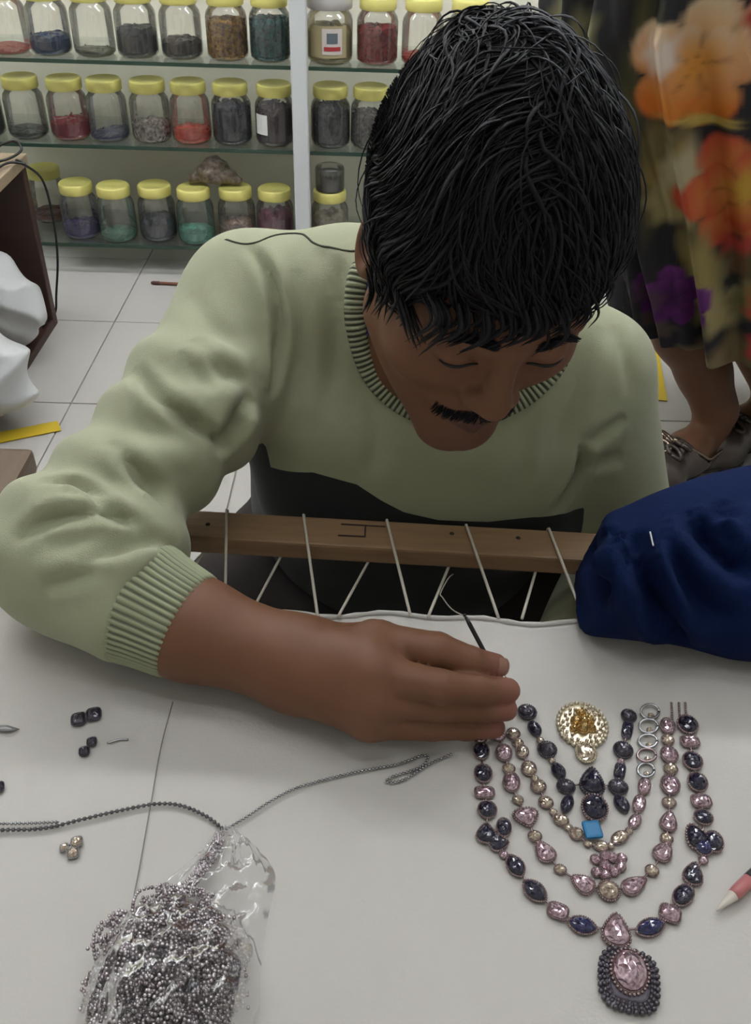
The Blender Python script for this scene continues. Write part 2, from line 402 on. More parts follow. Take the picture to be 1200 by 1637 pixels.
# small clear tub standing on that jar
p = PY(527, 300, SY+.05); zt = SZ[2]+JH+.0005+.019
tv, tf = lathe_vf([(0, .001), (.027, 0), (.029, .003), (.029, .042), (.027, .046), (.0, .047)], 26)
e = empty('small_tub', (p[0], SY+.05, zt), 'small clear lidless tub of dark beads stacked on a yellow jar lid', 'tub')
inst('tub_wall', mesh_data('tub_wall', tv, tf, m_jar), (p[0], SY+.05, zt), e)
tv, tf = lathe_vf([(0, .002), (.026, .002), (.027, .005), (.027, .034), (0, .036)], 22)
inst('contents', mesh_data('contents', tv, tf, mat('tub_fill', (92, 86, 78), .5, noise=.5, nscale=200)), (p[0], SY+.05, zt), e)
# labels on two jars
def label_patch(jarobj, ang, wd, z0, z1, m, name='paper_label', r=JR+.0006):
    q = np.array(jarobj.location); V = []; Fc = []; n = 8; rz = jarobj.rotation_euler.z
    for i in range(n+1):
        a = ang-rz-wd/2+wd*i/n
        for z in (z0, z1): V.append((r*math.cos(a), r*math.sin(a), z))
    for i in range(n): Fc.append((2*i, 2*i+2, 2*i+3, 2*i+1))
    o = bpy.data.objects.new(name, mesh_data(name, V, Fc, m)); return link(o, jarobj)
label_patch(jl, math.radians(232), 0.75, .022, .058, mat('paper', (214, 210, 206), .8))
label_patch(jg, math.radians(268), 1.7, .012, .064, mat('label_tan', (172, 158, 120), .6))
label_patch(jg, math.radians(279), .86, .018, .060, mat('label_disc', (206, 196, 190), .6), 'label_disc', JR+.0010)
label_patch(jg, math.radians(279), .46, .036, .053, mat('label_grey', (98, 106, 112), .6), 'label_mark', JR+.0014)
label_patch(jg, math.radians(279), .70, .024, .031, mat('label_red', (168, 54, 58), .6), 'label_band', JR+.0014)
# beaded pouch lying on jar lids
pc = PY(343, 300, SY+.055); zl = SZ[2]+JH+.0195
def pouch_f(p):
    q = p-np.array([pc[0], SY+.055, zl], np.float32)
    d = chain(q, [(-.045, 0, .012), (0, .004, .028), (.045, 0, .011)], [.010, .022, .010], .02)
    d = smax(d, -(q[:, 2]-.002), .004); return d+0.003*np.sin(q[:, 0]*190)*np.sin(q[:, 2]*160+q[:, 1]*120)
v, f = surf(pouch_f, pc*[1, 1, 0]+[-.07, -.06, zl-.01]+np.array([0, SY+.055-pc[1], 0]), pc*[1, 1, 0]+[.07, .06, zl+.07], .003)
tag(mk('bead_pouch', v, f, mat('pouch', (84, 72, 64), .35, noise=1, nscale=120, col2=(150, 134, 122)), None, True, (pc[0], SY+.055, zl)),
    'crumpled pouch of dark beads lying on two jar lids, bottom row', 'pouch')

# ------------------------------------------------------------------ open wooden box at the left with wires and white bags
m_dw = mat('dark_wood', (66, 44, 36), 0.5, noise=0.5, nscale=9, stretch=(1, 1, 7), bump=.1)
m_ply = mat('raw_wood_edge', (150, 132, 108), 0.7, noise=0.3, nscale=14, stretch=(6, 1, 1))
q = PZ(93, 516, FL); bx1, by1 = q[0], q[1]; bz = PY(47, 246, by1)[2]; by0 = by1-.44; bx0 = bx1-.55
e = empty('open_wooden_box', ((bx0+bx1)/2, (by0+by1)/2, FL), 'dark brown open-sided wooden box at the left edge, wires on its top', 'box')
box('far_panel', (bx0, by1-.02, FL), (bx1, by1, bz-.018), m_dw, e, .002)
box('top_board', (bx0, by0+.06, bz-.018), (bx1+.004, by1+.003, bz), m_ply, e, .002)
box('base_board', (bx0, by0, FL), (bx1, by1-.02, FL+.016), m_dw, e, .002)
box('left_panel', (bx0, by0+.06, FL+.016), (bx0+.018, by1-.02, bz-.018), m_dw, e, .002)
m_wire = mat('black_wire', (22, 20, 20), .45)
w0 = PY(35, 262, by1-.03)
pts = [PZ(-60, 275, bz+.004), PZ(-10, 238, bz+.03), PZ(22, 226, bz+.025), PZ(34, 240, bz+.012), PZ(10, 255, bz+.006), PZ(-30, 262, bz+.005)]
tag(tube('coiled_wire', spline(pts, 40), .0022, m_wire), 'black wire looping on top of the wooden box', 'wire')
xq = bx1+.006
pts = [PZ(-40, 300, bz+.004), PZ(8, 262, bz+.006), PZ(40, 262, bz+.004), (xq, by1-.05, bz+.004), PY(66, 285, by1+.006), PY(84, 345, by1+.012), PY(92, 410, by1+.012), PY(90, 470, by1+.012), PY(88, 500, by1+.01), PZ(70, 520, FL+.022)]
tag(tube('hanging_wire', spline(pts, 60), .0021, m_wire), 'black wire hanging down the far edge of the wooden box', 'wire')
def bag(name, ctr, rad, seed, label):
    r_ = np.random.default_rng(seed); cs = r_.normal(size=(10, 3)); cs /= np.linalg.norm(cs, axis=1)[:, None]
    ph = r_.random(6)*6
    def f(p):
        q = (p-np.asarray(ctr, np.float32)); d = ell(p, ctr, rad)
        for k in range(7): d = smin(d, sph(q, cs[k]*np.array(rad)*.75, min(rad)*.42), .03)
        d = d+.010*np.abs(np.sin(q[:, 0]*34+ph[0]+2*np.sin(q[:, 2]*26+ph[3])))+.009*np.abs(np.sin(q[:, 2]*38+ph[1]+2*np.sin(q[:, 0]*31)+q[:, 1]*20))-.008
        return smax(d, -(p[:, 2]-(FL+.0185)), .006)
    v, fc = surf(f, np.array(ctr)-np.array(rad)*1.7-.02, np.array(ctr)+np.array(rad)*1.7+.02, .0045)
    return tag(mk(name, v, fc, mat('white_plastic', (205, 206, 206), .35, noise=.08, nscale=8, bump=.8, bscale=26), None, True, (ctr[0], ctr[1], FL+.018)), label, 'bag')
c1 = PY(-12, 478, by1-.13); bag('plastic_bag', (c1[0], c1[1], c1[2]), (.075, .06, .10), 3, 'white crumpled plastic bag, the upper one in the wooden box')
c2 = PZ(-18, 600, FL+.09); bag('plastic_bag', (c2[0]-.01, c2[1], FL+.095), (.075, .065, .075), 5, 'white crumpled plastic bag, the lower one at the box front')
m_hw = mat('handle_wire', (150, 150, 152), .3, metal=.7)
tag(tube('thin_wire', spline([PZ(-20, 488, FL+.06), PZ(20, 500, FL+.05), PZ(50, 515, FL+.035), PZ(62, 530, FL+.019)], 24), .0015, m_hw), 'thin grey wire curving over the base of the wooden box', 'wire')
# thin stick on the floor
a = PZ(244, 452, FL+.004); b = PZ(330, 456, FL+.004)
e = empty('thin_stick', a, 'thin reddish-brown stick lying on the floor below the bottom shelf', 'stick')
tube('shaft', [a, (a+b)/2, b], .0032, mat('stick_wood', (120, 74, 56), .5, noise=.2), e)
tube('tip', [a-(b-a)*.03, a, a+(b-a)*.12], [.002, .0038, .0038], mat('stick_tip', (78, 46, 38), .5), e)
# yellow strips
m_yel = mat('yellow_tape', (206, 176, 44), .4, noise=.12, nscale=15)
def strip(pa, pb, w, label, z=FL+.0012):
    a = PZ(*pa, z); b = PZ(*pb, z); d = (b-a)/np.linalg.norm(b-a); n = np.array([-d[1], d[0], 0])*w/2
    V = []; t = .0012
    for q in (a-n, b-n, b+n, a+n): V.append(q)
    for q in (a-n, b-n, b+n, a+n): V.append(q+[0, 0, t])
    return tag(mk('yellow_strip', V, [(3, 2, 1, 0), (4, 5, 6, 7), (0, 1, 5, 4), (1, 2, 6, 5), (2, 3, 7, 6), (3, 0, 4, 7)], m_yel, None, False, a), label, 'strip')
strip((-60, 712), (95, 681), .030, 'yellow strip on the floor left of the green sleeve')
strip((1038, 556), (1052, 640), .030, 'yellow strip on the floor between green sweater and bare leg')
# corner of a low wooden stool at the far left
a = PZ(42, 738, -.10)
e = empty('wooden_stool', (a[0]-.12, a[1]-.04, FL), 'brown wooden stool corner at the left edge above the green elbow', 'stool')
m_stool = mat('stool_wood', (104, 84, 66), .45, noise=.35, nscale=10, stretch=(5, 1, 1))
box('seat', (a[0]-.26, a[1]-.14, -.135), (a[0]+.0, a[1]+.03, -.10), m_stool, e, .008)
for sx in (-.235, -.025):
    for sy in (-.115, .005): box('leg', (a[0]+sx-.014, a[1]+sy-.014, FL), (a[0]+sx+.014, a[1]+sy+.014, -.135), m_stool, e, .002)

# ================================================================== EMBROIDERY FRAME, CLOTH, LACING
m_rail = mat('rail_wood', (148, 117, 84), .5, noise=.55, nscale=16, stretch=(1, 9, 9), bump=.15, bscale=60)
m_cut = mat('carved_groove', (44, 30, 24), .8)
RZ, RB = 0.012, -0.006; RAY = lambda x: 0.6378-0.0437*x; ra = math.atan(-0.0437)
fr = empty('embroidery_frame', (0, .25, FL), 'dark wooden embroidery frame holding the stretched white cloth', 'frame')
rail = box('far_rail', (-.95, .6378-.0195, RB), (.95, .6378+.0195, RZ), m_rail, fr, .0025, ra, (0, .6378, 0))
box('near_rail', (-.95, -.10, RB-.012), (.95, -.06, RZ-.012), m_rail, fr, .003)
for s in (-1, 1):
    box('side_rail', (s*.80-.022, -.16, RB-.026), (s*.80+.022, .74, RB-.001), m_rail, fr, .003)
    for y in (-.08, .6): box('leg', (s*.80-.02, y-.02, FL), (s*.80+.02, y+.02, RB-.026), m_rail, fr, .003)
def groove(pa, pb, w=.0016):
    a = PZ(*pa, RZ+.0002); b = PZ(*pb, RZ+.0002); d = (b-a)/np.linalg.norm(b-a); n = np.array([-d[1], d[0], 0])*w/2; t = np.array([0, 0, .0004])
    V = [a-n, b-n, b+n, a+n, a-n+t, b-n+t, b+n+t, a+n+t]
    mk('carved_mark', V, [(3, 2, 1, 0), (4, 5, 6, 7), (0, 1, 5, 4), (1, 2, 6, 5), (2, 3, 7, 6), (3, 0, 4, 7)], m_cut, rail, False)
groove((545, 838), (616, 842)); groove((584, 841), (583, 858)); groove((540, 856), (584, 858))
for px in ((722, 853), (828, 860), (332, 838)):
    a = PZ(*px, RZ); v, f = lathe_vf([(0, .0006), (.0018, .0006), (.0022, 0)], 10, a); mk('nail_hole', v, f, m_cut, rail)

# cloth
m_cloth = mat('white_cloth', (195, 190, 183), .85, noise=.05, nscale=5, bump=.12, bscale=500)
nx, ny = 150, 90; xs = np.linspace(-.72, .72, nx); ys = np.linspace(0, 1, ny); V = []
for j in range(ny):
    for i in range(nx):
        x = xs[i]; far = .5455+.0025*math.sin(x*37)+.0018*math.sin(x*81+1)+.003*math.exp(-((x+.02)/.03)**2)
        y = -.04+(far+.04)*ys[j]; k = max(0, 1-abs(far-y)/.06)
        V.append((x, y, .0012*k*math.sin(x*74)-.0006))
top = [(j*nx+i, j*nx+i+1, (j+1)*nx+i+1, (j+1)*nx+i) for j in range(ny-1) for i in range(nx-1)]
cl = empty('stretched_cloth', (0, .25, 0), 'large white cloth stretched flat and laced to the frame', 'cloth')
sheet = mk('cloth_sheet', V, top, m_cloth, cl)
sm = sheet.modifiers.new('thick', 'SOLIDIFY'); sm.thickness = .0012; sm.offset = -1
hem = [(xs[i], V[(ny-1)*nx+i][1], V[(ny-1)*nx+i][2]+.0004) for i in range(nx)]
tube('rolled_hem', hem, [.0017+.0009*abs(math.sin(i*1.7)) for i in range(nx)], m_cloth, cl, 8)
for k, s in enumerate((-1, 1)): tube('side_hem', [(s*.72, -.04, 0), (s*.72, .25, 0), (s*.72, .545, 0)], .003, m_cloth, cl)
m_cord = mat('cotton_cord', (206, 198, 182), .8, noise=.25, nscale=400)
lc = empty('lacing_cord', (0, .6, 0), 'white cotton cord zigzagging between cloth edge and wooden rail', 'cord')
def over(pa, pb):
    a = np.array(pa, float); b = np.array(pb, float); p0 = PZ(*a, RZ+.0016); q = a+(b-a)*.29; p1 = PZ(*q, RZ+.0014); e_ = PZ(*b, .003)
    bk_ = p0+np.array([0, .004, -.004]); bk2 = p0+np.array([0, .004, -.019])
    tube('cord_strand', np.vstack([[bk2], [bk_], spline([p0, p1], 4), spline([p1, e_], 8)[1:]]), .0013, m_cord, lc, 6)
def under(pa, pb):
    a = PZ(*pa, RB-.0016); b = PZ(*pb, .003); back = a+np.array([.01, .042, 0.0])
    tube('cord_strand', np.vstack([spline([back, a], 4), spline([a, b], 8)[1:]]), .0013, m_cord, lc, 6)
for p_ in (((362, 815), (360, 948)), ((485, 823), (508, 989)), ((618, 831), (656, 985)), ((745, 839), (797, 989)), ((877, 845), (932, 986))): over(*p_)
for p_ in (((325, 882), (290, 940)), ((447, 893), (400, 982)), ((587, 901), (540, 986)), ((717, 906), (684, 986)), ((856, 913), (834, 989))): under(*p_)
for x in (-.60, -.52, -.44, -.36, -.28, -.2, .255, .335, .415, .495, .575):
    y = RAY(x); far = .546
    tube('cord_strand', [(x, y+.022, RB), (x, y+.02, RZ+.0016), (x+.004, y-.0195, RZ+.0016), (x+.012, far, .003)], .0013, m_cord, lc, 6)
    tube('cord_strand', [(x-.02, y+.02, RB-.0016), (x-.024, y-.0195, RB-.0016), (x-.05, far, .003)], .0013, m_cord, lc, 6)

# ================================================================== JEWELLERY
m_gdark = mat('gem_dark', (44, 40, 62), .12, coat=.6, noise=.5, nscale=300, col2=(20, 18, 34))
m_gblue = mat('gem_blue', (46, 46, 92), .10, coat=.8, noise=.5, nscale=300, col2=(26, 26, 58))
m_gpink = mat('gem_pink', (226, 200, 210), .10, metal=.75, coat=.6, noise=1, nscale=500, col2=(140, 108, 120))
m_gchamp = mat('gem_champagne', (228, 214, 192), .12, metal=.7, coat=.5, noise=1, nscale=500, col2=(142, 120, 106))
m_ggrey = mat('gem_smoky', (92, 84, 94), .18, metal=.4, noise=1, nscale=300, col2=(46, 42, 52))
m_gold = mat('gold', (226, 198, 140), .2, metal=.85, noise=1, nscale=400, col2=(156, 122, 74))
m_pale = mat('pale_gold', (206, 194, 168), .3, metal=.6, noise=.5, nscale=300)
m_rose = mat('rose_metal', (156, 136, 136), .26, metal=.8, noise=.5, nscale=300)
m_gun = mat('gunmetal', (96, 90, 98), .3, metal=.7, noise=.5, nscale=300)
m_silver = mat('silver', (176, 176, 178), .22, metal=.95, noise=.4, nscale=300)
m_turq = mat('turquoise', (18, 112, 160), .4, noise=.15, nscale=200)
def outline(shape, a, b, n):
    t = np.linspace(0, 2*math.pi, n, endpoint=False)
    if shape == 'marquise':
        u = a*np.cos(t); v = b*np.sign(np.sin(t))*(np.abs(np.sin(t))**1.5)
    elif shape == 'pear':
        u = a*np.cos(t); v = b*np.sin(t)*(1-.48*np.cos(t))/1.08
    elif shape == 'cushion':
        u = a*np.sign(np.cos(t))*np.abs(np.cos(t))**.62; v = b*np.sign(np.sin(t))*np.abs(np.sin(t))**.62
    else: u = a*np.cos(t); v = b*np.sin(t)
    return np.stack([u, v], 1)
def stack(ring, levels, cap=True):
    """levels: (scale, z) from below up"""
    n = len(ring); V = []; Fc = []
    for s, z in levels: V += [(u*s, v*s, z) for u, v in ring]
    for k in range(len(levels)-1):
        for i in range(n): a = k*n+i; b = k*n+(i+1) % n; Fc.append((a, b, b+n, a+n))
    if cap: Fc.append(tuple((len(levels)-1)*n+i for i in range(n)))
    return np.array(V), Fc
OCT = np.array([(1, 0, 0), (-1, 0, 0), (0, 1, 0), (0, -1, 0), (0, 0, 1), (0, 0, -1)], float)
OF = [(0, 2, 4), (2, 1, 4), (1, 3, 4), (3, 0, 4), (2, 0, 5), (1, 2, 5), (3, 1, 5), (0, 3, 5)]
def ico():
    bm = bmesh.new(); bmesh.ops.create_icosphere(bm, subdivisions=1, radius=1); v = np.array([tuple(x.co) for x in bm.verts]); f = [tuple(x.index for x in q.verts) for q in bm.faces]; bm.free(); return v, f
IV, IF = ico()
def beads(C_, r):
    r = np.broadcast_to(r, (len(C_),)); V = (np.asarray(C_)[:, None, :]+IV[None]*np.asarray(r)[:, None, None]).reshape(-1, 3)
    Fc = (np.array(IF)[None]+np.arange(len(C_))[:, None, None]*len(IV)).reshape(-1, 3); return V, [tuple(q) for q in Fc]
def stone(parent, cx, cy, wx, wy, shape='oval', gem=None, ang=None, rim='rose', hgt=None, name='stone_setting', crop=(720, 1100, 2.5), flip=False, z0=.0006):
    px = crop[0]+cx/crop[2]; py = crop[1]+cy/crop[2]; lx, ly = wx/crop[2]/2, wy/crop[2]/2
    c = PZ(px, py, z0)
    if ang is None:
        A = PZ(px+lx, py, z0)-PZ(px-lx, py, z0); B = PZ(px, py+ly, z0)-PZ(px, py-ly, z0); a = np.linalg.norm(A)/2; b = np.linalg.norm(B)/2; d = A/np.linalg.norm(A)
        if b > a: a, b = b, a; d = -B/np.linalg.norm(B)
    else:
        k = math.radians(ang); A = PZ(px+lx*math.cos(k), py+lx*math.sin(k), z0)-PZ(px-lx*math.cos(k), py-lx*math.sin(k), z0)
        B = PZ(px-ly*math.sin(k), py+ly*math.cos(k), z0)-PZ(px+ly*math.sin(k), py-ly*math.cos(k), z0); a = np.linalg.norm(A)/2; b = np.linalg.norm(B)/2; d = A/np.linalg.norm(A)
    if flip: d = -d
    h = hgt or min(.0055, .55*b+.0012); rz = math.atan2(d[1], d[0])
    me_m = {'rose': m_rose, 'gun': m_gun, 'silver': m_silver, 'gold': m_gold, 'pale': m_pale}[rim]
    n = 20; ring = outline(shape, a, b, n)
    s = inst(name, mesh_data('setting', *stack(ring, [(.94, 0), (.98, h*.25), (.86, h*.42), (.8, h*.36)]), me_m, smooth=False), c, parent, (0, 0, rz))
    # beaded rim
    per = np.linalg.norm(np.roll(ring, -1, 0)-ring, axis=1).sum(); rb = max(.00055, b*.11); nb = int(min(40, per/(rb*2.1)))
    fine = outline(shape, a, b, 240); acc = np.concatenate([[0], np.cumsum(np.linalg.norm(np.roll(fine, -1, 0)-fine, axis=1))[:-1]])
    pos = [fine[np.searchsorted(acc, per*k/nb) % 240] for k in range(nb)]
    v, f = beads([(u*.95, v_*.95, h*.33) for u, v_ in pos], rb)
    o = bpy.data.objects.new('beaded_rim', mesh_data('beaded_rim', v, f, me_m)); link(o, s)
    if gem is not None:
        g = outline(shape, a*.82, b*.82, 14)
        v, f = stack(g, [(1, h*.3), (1.0, h*.48), (.82, h*.74), (.55, h*.94), (.28, h)])
        v = v.copy()
        for q in (2, 4): v[14*q:14*q+14] = (v[14*q:14*q+14]+np.roll(v[14*q:14*q+14], -1, 0))/2
        v[28:, 2] += rng.normal(size=len(v)-28)*h*.05; v[28:, :2] += rng.normal(size=(len(v)-28, 2))*b*.03
        f = [t for q in f for t in ([(q[0], q[1], q[2]), (q[0], q[2], q[3])] if len(q) == 4 else [q])]
        o = bpy.data.objects.new('gem', mesh_data('gem', v, f, gem, smooth=False)); link(o, s)
    return s, c
def string(parent, cs, m=m_rose, r=.0007):
    for a, b in zip(cs[:-1], cs[1:]):
        tube('link_wire', [np.array(a)+[0, 0, .001], (np.array(a)+b)/2+[0, 0, .0008], np.array(b)+[0, 0, .001]], r, m, parent, 5)
D, B_, K, G, S = m_gdark, m_gblue, m_gpink, m_gchamp, m_ggrey
def necklace(label, items, nm='necklace_strand', gap=.03):
    c0 = PZ(720+items[0][0]/2.5, 1100+items[0][1]/2.5, 0)
    e = empty(nm, c0, label, 'necklace', 'nested necklace strands'); cs = []
    for it in items:
        kw = it[7] if len(it) > 7 else {}
        s, c = stone(e, *it[:6], ang=it[6] if len(it) > 6 else None, **kw); cs.append(c)
    for a, b in zip(cs[:-1], cs[1:]):
        if np.linalg.norm(a-b) < gap: string(e, [a, b])
    return e
gun = {'rim': 'gun'}
n1 = necklace('outermost necklace strand of dark purple stones with a big pink pendant', [
    (118, 205, 55, 40, 'oval', K), (122, 255, 66, 72, 'oval', D), (130, 345, 74, 78, 'oval', D), (135, 420, 84, 50, 'cushion', K), (146, 490, 78, 74, 'oval', D),
    (142, 585, 84, 86, 'pear', D), (212, 560, 62, 80, 'oval', D), (192, 622, 84, 72, 'pear', D), (212, 668, 36, 34, 'oval', K),
    (258, 715, 108, 70, 'marquise', D, 62), (335, 815, 128, 76, 'marquise', D, 44), (428, 895, 92, 66, 'cushion', K, 20),
    (525, 952, 132, 74, 'marquise', B_, 14), (660, 972, 142, 116, 'pear', K, 90, {'flip': True}),
    (797, 960, 132, 78, 'marquise', B_, -22), (875, 905, 96, 70, 'cushion', K, 20), (928, 832, 100, 84, 'oval', D, -50), (968, 745, 96, 84, 'pear', D, -80),
    (1008, 690, 38, 36, 'oval', K), (984, 602, 96, 98, 'pear', D, 10), (1050, 618, 76, 90, 'oval', D), (1008, 640, 74, 70, 'oval', B_),
    (1008, 520, 78, 62, 'oval', D), (1000, 455, 84, 54, 'cushion', K), (985, 380, 80, 80, 'oval', D), (965, 295, 80, 76, 'oval', D),
    (955, 217, 78, 48, 'cushion', K), (945, 150, 84, 76, 'oval', D)])
stone(n1, 710, 1172, 236, 254, 'cushion', None, None, 'gun', .005, 'pendant_plate')
stone(n1, 712, 1172, 206, 222, 'cushion', None, None, 'gun', .0056, 'pendant_plate')
stone(n1, 712, 1170, 182, 200, 'cushion', None, None, 'gun', .0064, 'pendant_plate')
stone(n1, 712, 1142, 156, 190, 'oval', K, None, 'rose', .0095, 'pendant_stone')
n2 = necklace('second necklace strand from outside, pink pear stones with a flower centre', [
    (190, 196, 56, 40, 'oval', K), (212, 262, 68, 72, 'oval', K), (232, 325, 52, 42, 'oval', G), (242, 380, 70, 84, 'oval', K), (268, 450, 46, 38, 'oval', G),
    (302, 522, 82, 98, 'pear', K, 70), (336, 595, 58, 46, 'oval', G), (372, 655, 108, 72, 'pear', K, 55, {'flip': True}), (437, 728, 52, 42, 'oval', G), (525, 785, 112, 74, 'pear', K, 32, {'flip': True}),
    (630, 815, 92, 84, 'oval', G), (735, 790, 112, 76, 'pear', K, -30), (803, 733, 56, 48, 'oval', G), (850, 655, 92, 82, 'pear', K, -60),
    (862, 604, 52, 44, 'oval', G), (870, 535, 86, 72, 'pear', K, -80), (872, 460, 58, 42, 'oval', G), (876, 390, 78, 84, 'oval', K), (878, 325, 58, 44, 'oval', G),
    (872, 270, 72, 68, 'oval', K), (866, 210, 52, 42, 'oval', G), (866, 155, 62, 66, 'oval', K)])
for dx, dy in ((0, 0), (-38, -26), (30, -34), (66, -30), (-34, 26), (36, 24), (0, -38), (0, 38), (62, 4)):
    stone(n2, 616+dx, 714+dy, 44, 40, 'oval', K, None, 'rose', .0036+.001*(dx == 0), 'flower_stone')
n3 = necklace('third necklace strand from outside, small champagne stones ending in round links', [
    (250, 185, 56, 46, 'oval', G), (268, 222, 44, 36, 'oval', G), (286, 258, 52, 56, 'oval', G), (312, 325, 62, 62, 'oval', G), (335, 365, 32, 30, 'oval', G),
    (350, 396, 64, 56, 'oval', G), (380, 460, 64, 48, 'oval', G, 30), (410, 498, 32, 28, 'oval', G), (440, 530, 70, 48, 'oval', G, 30), (470, 560, 36, 30, 'oval', G),
    (502, 586, 60, 50, 'oval', G, 20), (548, 625, 34, 28, 'oval', G), (600, 634, 62, 42, 'oval', G), (640, 634, 28, 26, 'oval', G), (675, 600, 76, 52, 'oval', G, -32),
    (712, 574, 30, 28, 'oval', G), (735, 535, 66, 50, 'oval', K, -60), (752, 465, 76, 54, 'oval', K, -75), (773, 395, 74, 52, 'oval', K, -80)])
def link_ring(parent, cx, cy, wx, wy, m, k):
    px, py = 720+cx/2.5, 1100+cy/2.5; pts = [PZ(px+wx/5*math.cos(t), py+wy/5*math.sin(t), .002+.0008*math.sin(t+k)) for t in np.linspace(0, 2*math.pi, 25)]
    tube('round_link', pts, .0011, m, parent, 6)
for k, (x, y, a, b, m) in enumerate(((780, 328, 66, 56, m_silver), (783, 268, 74, 52, m_rose), (788, 212, 74, 52, m_silver), (791, 152, 74, 56, m_silver), (796, 94, 72, 58, m_silver))):
    link_ring(n3, x, y, a, b, m, k); stone(n3, x+4, y+20, 26, 22, 'oval', G, None, 'silver', .003, 'link_stone')
n4 = necklace('innermost short necklace strand of smoky round stones and dark centre stones', [
    (305, 100, 76, 60, 'oval', S, None, gun), (335, 165, 76, 46, 'marquise', D, 65, gun), (358, 212, 28, 26, 'oval', G), (385, 250, 78, 66, 'oval', S, None, gun), (404, 292, 28, 24, 'oval', G),
    (430, 335, 80, 50, 'marquise', D, 65, gun), (460, 397, 76, 58, 'oval', S, None, gun), (563, 380, 116, 98, 'pear', D, 90, {'rim': 'gun', 'flip': True, 'hgt': .008}),
    (668, 400, 80, 62, 'oval', S, None, gun), (675, 335, 70, 46, 'cushion', D, 100, gun), (680, 296, 28, 26, 'oval', K), (688, 252, 78, 68, 'oval', S, None, gun),
    (705, 170, 72, 44, 'cushion', D, 100, gun), (711, 115, 62, 54, 'oval', S, None, gun)], gap=.05)
stone(n4, 573, 486, 106, 112, 'oval', D, None, 'rose', .008, 'centre_stone'); stone(n4, 465, 466, 84, 50, 'marquise', D, -70, 'gun', None, 'leaf_drop'); stone(n4, 682, 466, 88, 52, 'marquise', D, 62, 'gun', None, 'leaf_drop')
for par, xs_ in ((n1, 938), (n1, 912), (n2, 882)):
    cs = [PZ(720+(xs_+j*.5)/2.5, 1100+(60+j*9)/2.5, .0012) for j in range(8)]; v, f = beads(cs, .0011); mk('pin_bead_row', v, f, m_rose, par)
c = PZ(720+562/2.5, 1100+580/2.5, 0)
v, f = box_vf((-.0058, -.0064, 0), (.0058, .0064, .0024), .0018); o = inst('turquoise_chip', mesh_data('turquoise_chip', v, f, m_turq, smooth=False), c+[0, 0, .0030], None, (0, 0, .12))
tag(o, 'small bright turquoise square chip beside the dark centre stones', 'chip')
# brooch
c = PZ(720+525/2.5, 1100+150/2.5, 0); e = empty('brooch', c, 'round gold and pearl brooch with a small round drop inside the necklaces', 'brooch')
stone(e, 525, 150, 200, 182, 'oval', None, None, 'pale', .0028, 'pave_disc')
for k in range(46):
    a = 2.39996*k; r = 44+46*math.sqrt(k/46); stone_px = (525+r*math.cos(a), 152+r*math.sin(a)*.9)
    cc = PZ(720+stone_px[0]/2.5, 1100+stone_px[1]/2.5, .0024); v, f = beads([cc], [.0015]); mk('pave_bead', v, f, m_gchamp, e)
for dx, dy, sz in ((-28, -8, 46), (24, -10, 44), (0, 24, 46), (-8, -38, 42), (-36, 24, 34), (34, 22, 36), (0, 0, 46)):
    stone(e, 528+dx, 145+dy, sz, sz*.9, 'oval', m_gold, None, 'gold', .0075 if dx == 0 else .006, 'gold_cluster_stone')
stone(e, 540, 262, 86, 84, 'oval', m_gchamp, None, 'pale', .005, 'drop_stone')

# ------------------------------------------------------------------ loose connectors on the cloth at the left
def connector(label, spots, rim='gun', gem=m_ggrey):
    c = PZ(*spots[0][:2], 0); e = empty('stone_connector', c, label, 'connector', 'loose stone connectors')
    cs = []
    for x, y, s in spots: st, cc = stone(e, 0, 0, s, s*.9, 'cushion', gem, None, rim, .0034, 'stone_setting', (x, y, 1.0)); cs.append(cc)
    string(e, cs, m_gun, .0008)
connector('pair of square stone connectors nearest the green cuff', [(126, 1151, 24), (150, 1143, 24)])
connector('pair of small round connectors below the square pair', [(147, 1187, 16), (135, 1202, 17)])
connector('cluster of three silver connectors below the ball chain at left', [(123, 1347, 19), (103, 1356, 14), (117, 1365, 20)], 'silver', m_gchamp)
connector('single dark connector cut by the left picture edge', [(-3, 1260, 20)])
tag(tube('wire_snippet', spline([PZ(171, 1188, .001), PZ(182, 1185, .0012), PZ(192, 1182, .001), PZ(205, 1182, .001)], 12), .0007, m_silver), 'short bent silver wire snippet right of the small connectors', 'wire')
lf = [PZ(-30, 1163, .001), PZ(-10, 1159, .002), PZ(12, 1159, .003), PZ(31, 1165, .001), PZ(14, 1168, .003), PZ(-8, 1168, .002)]
V = lf+[q-np.array([0, 0, .0008]) for q in lf]
tag(mk('foil_scrap', V, [(5, 4, 3, 2, 1, 0), (6, 7, 8, 9, 10, 11)]+[(i, (i+1) % 6, 6+(i+1) % 6, 6+i) for i in range(6)], mat('foil', (150, 150, 148), .4, metal=.3, noise=.3)), 'grey pointed foil scrap at the left picture edge', 'scrap')

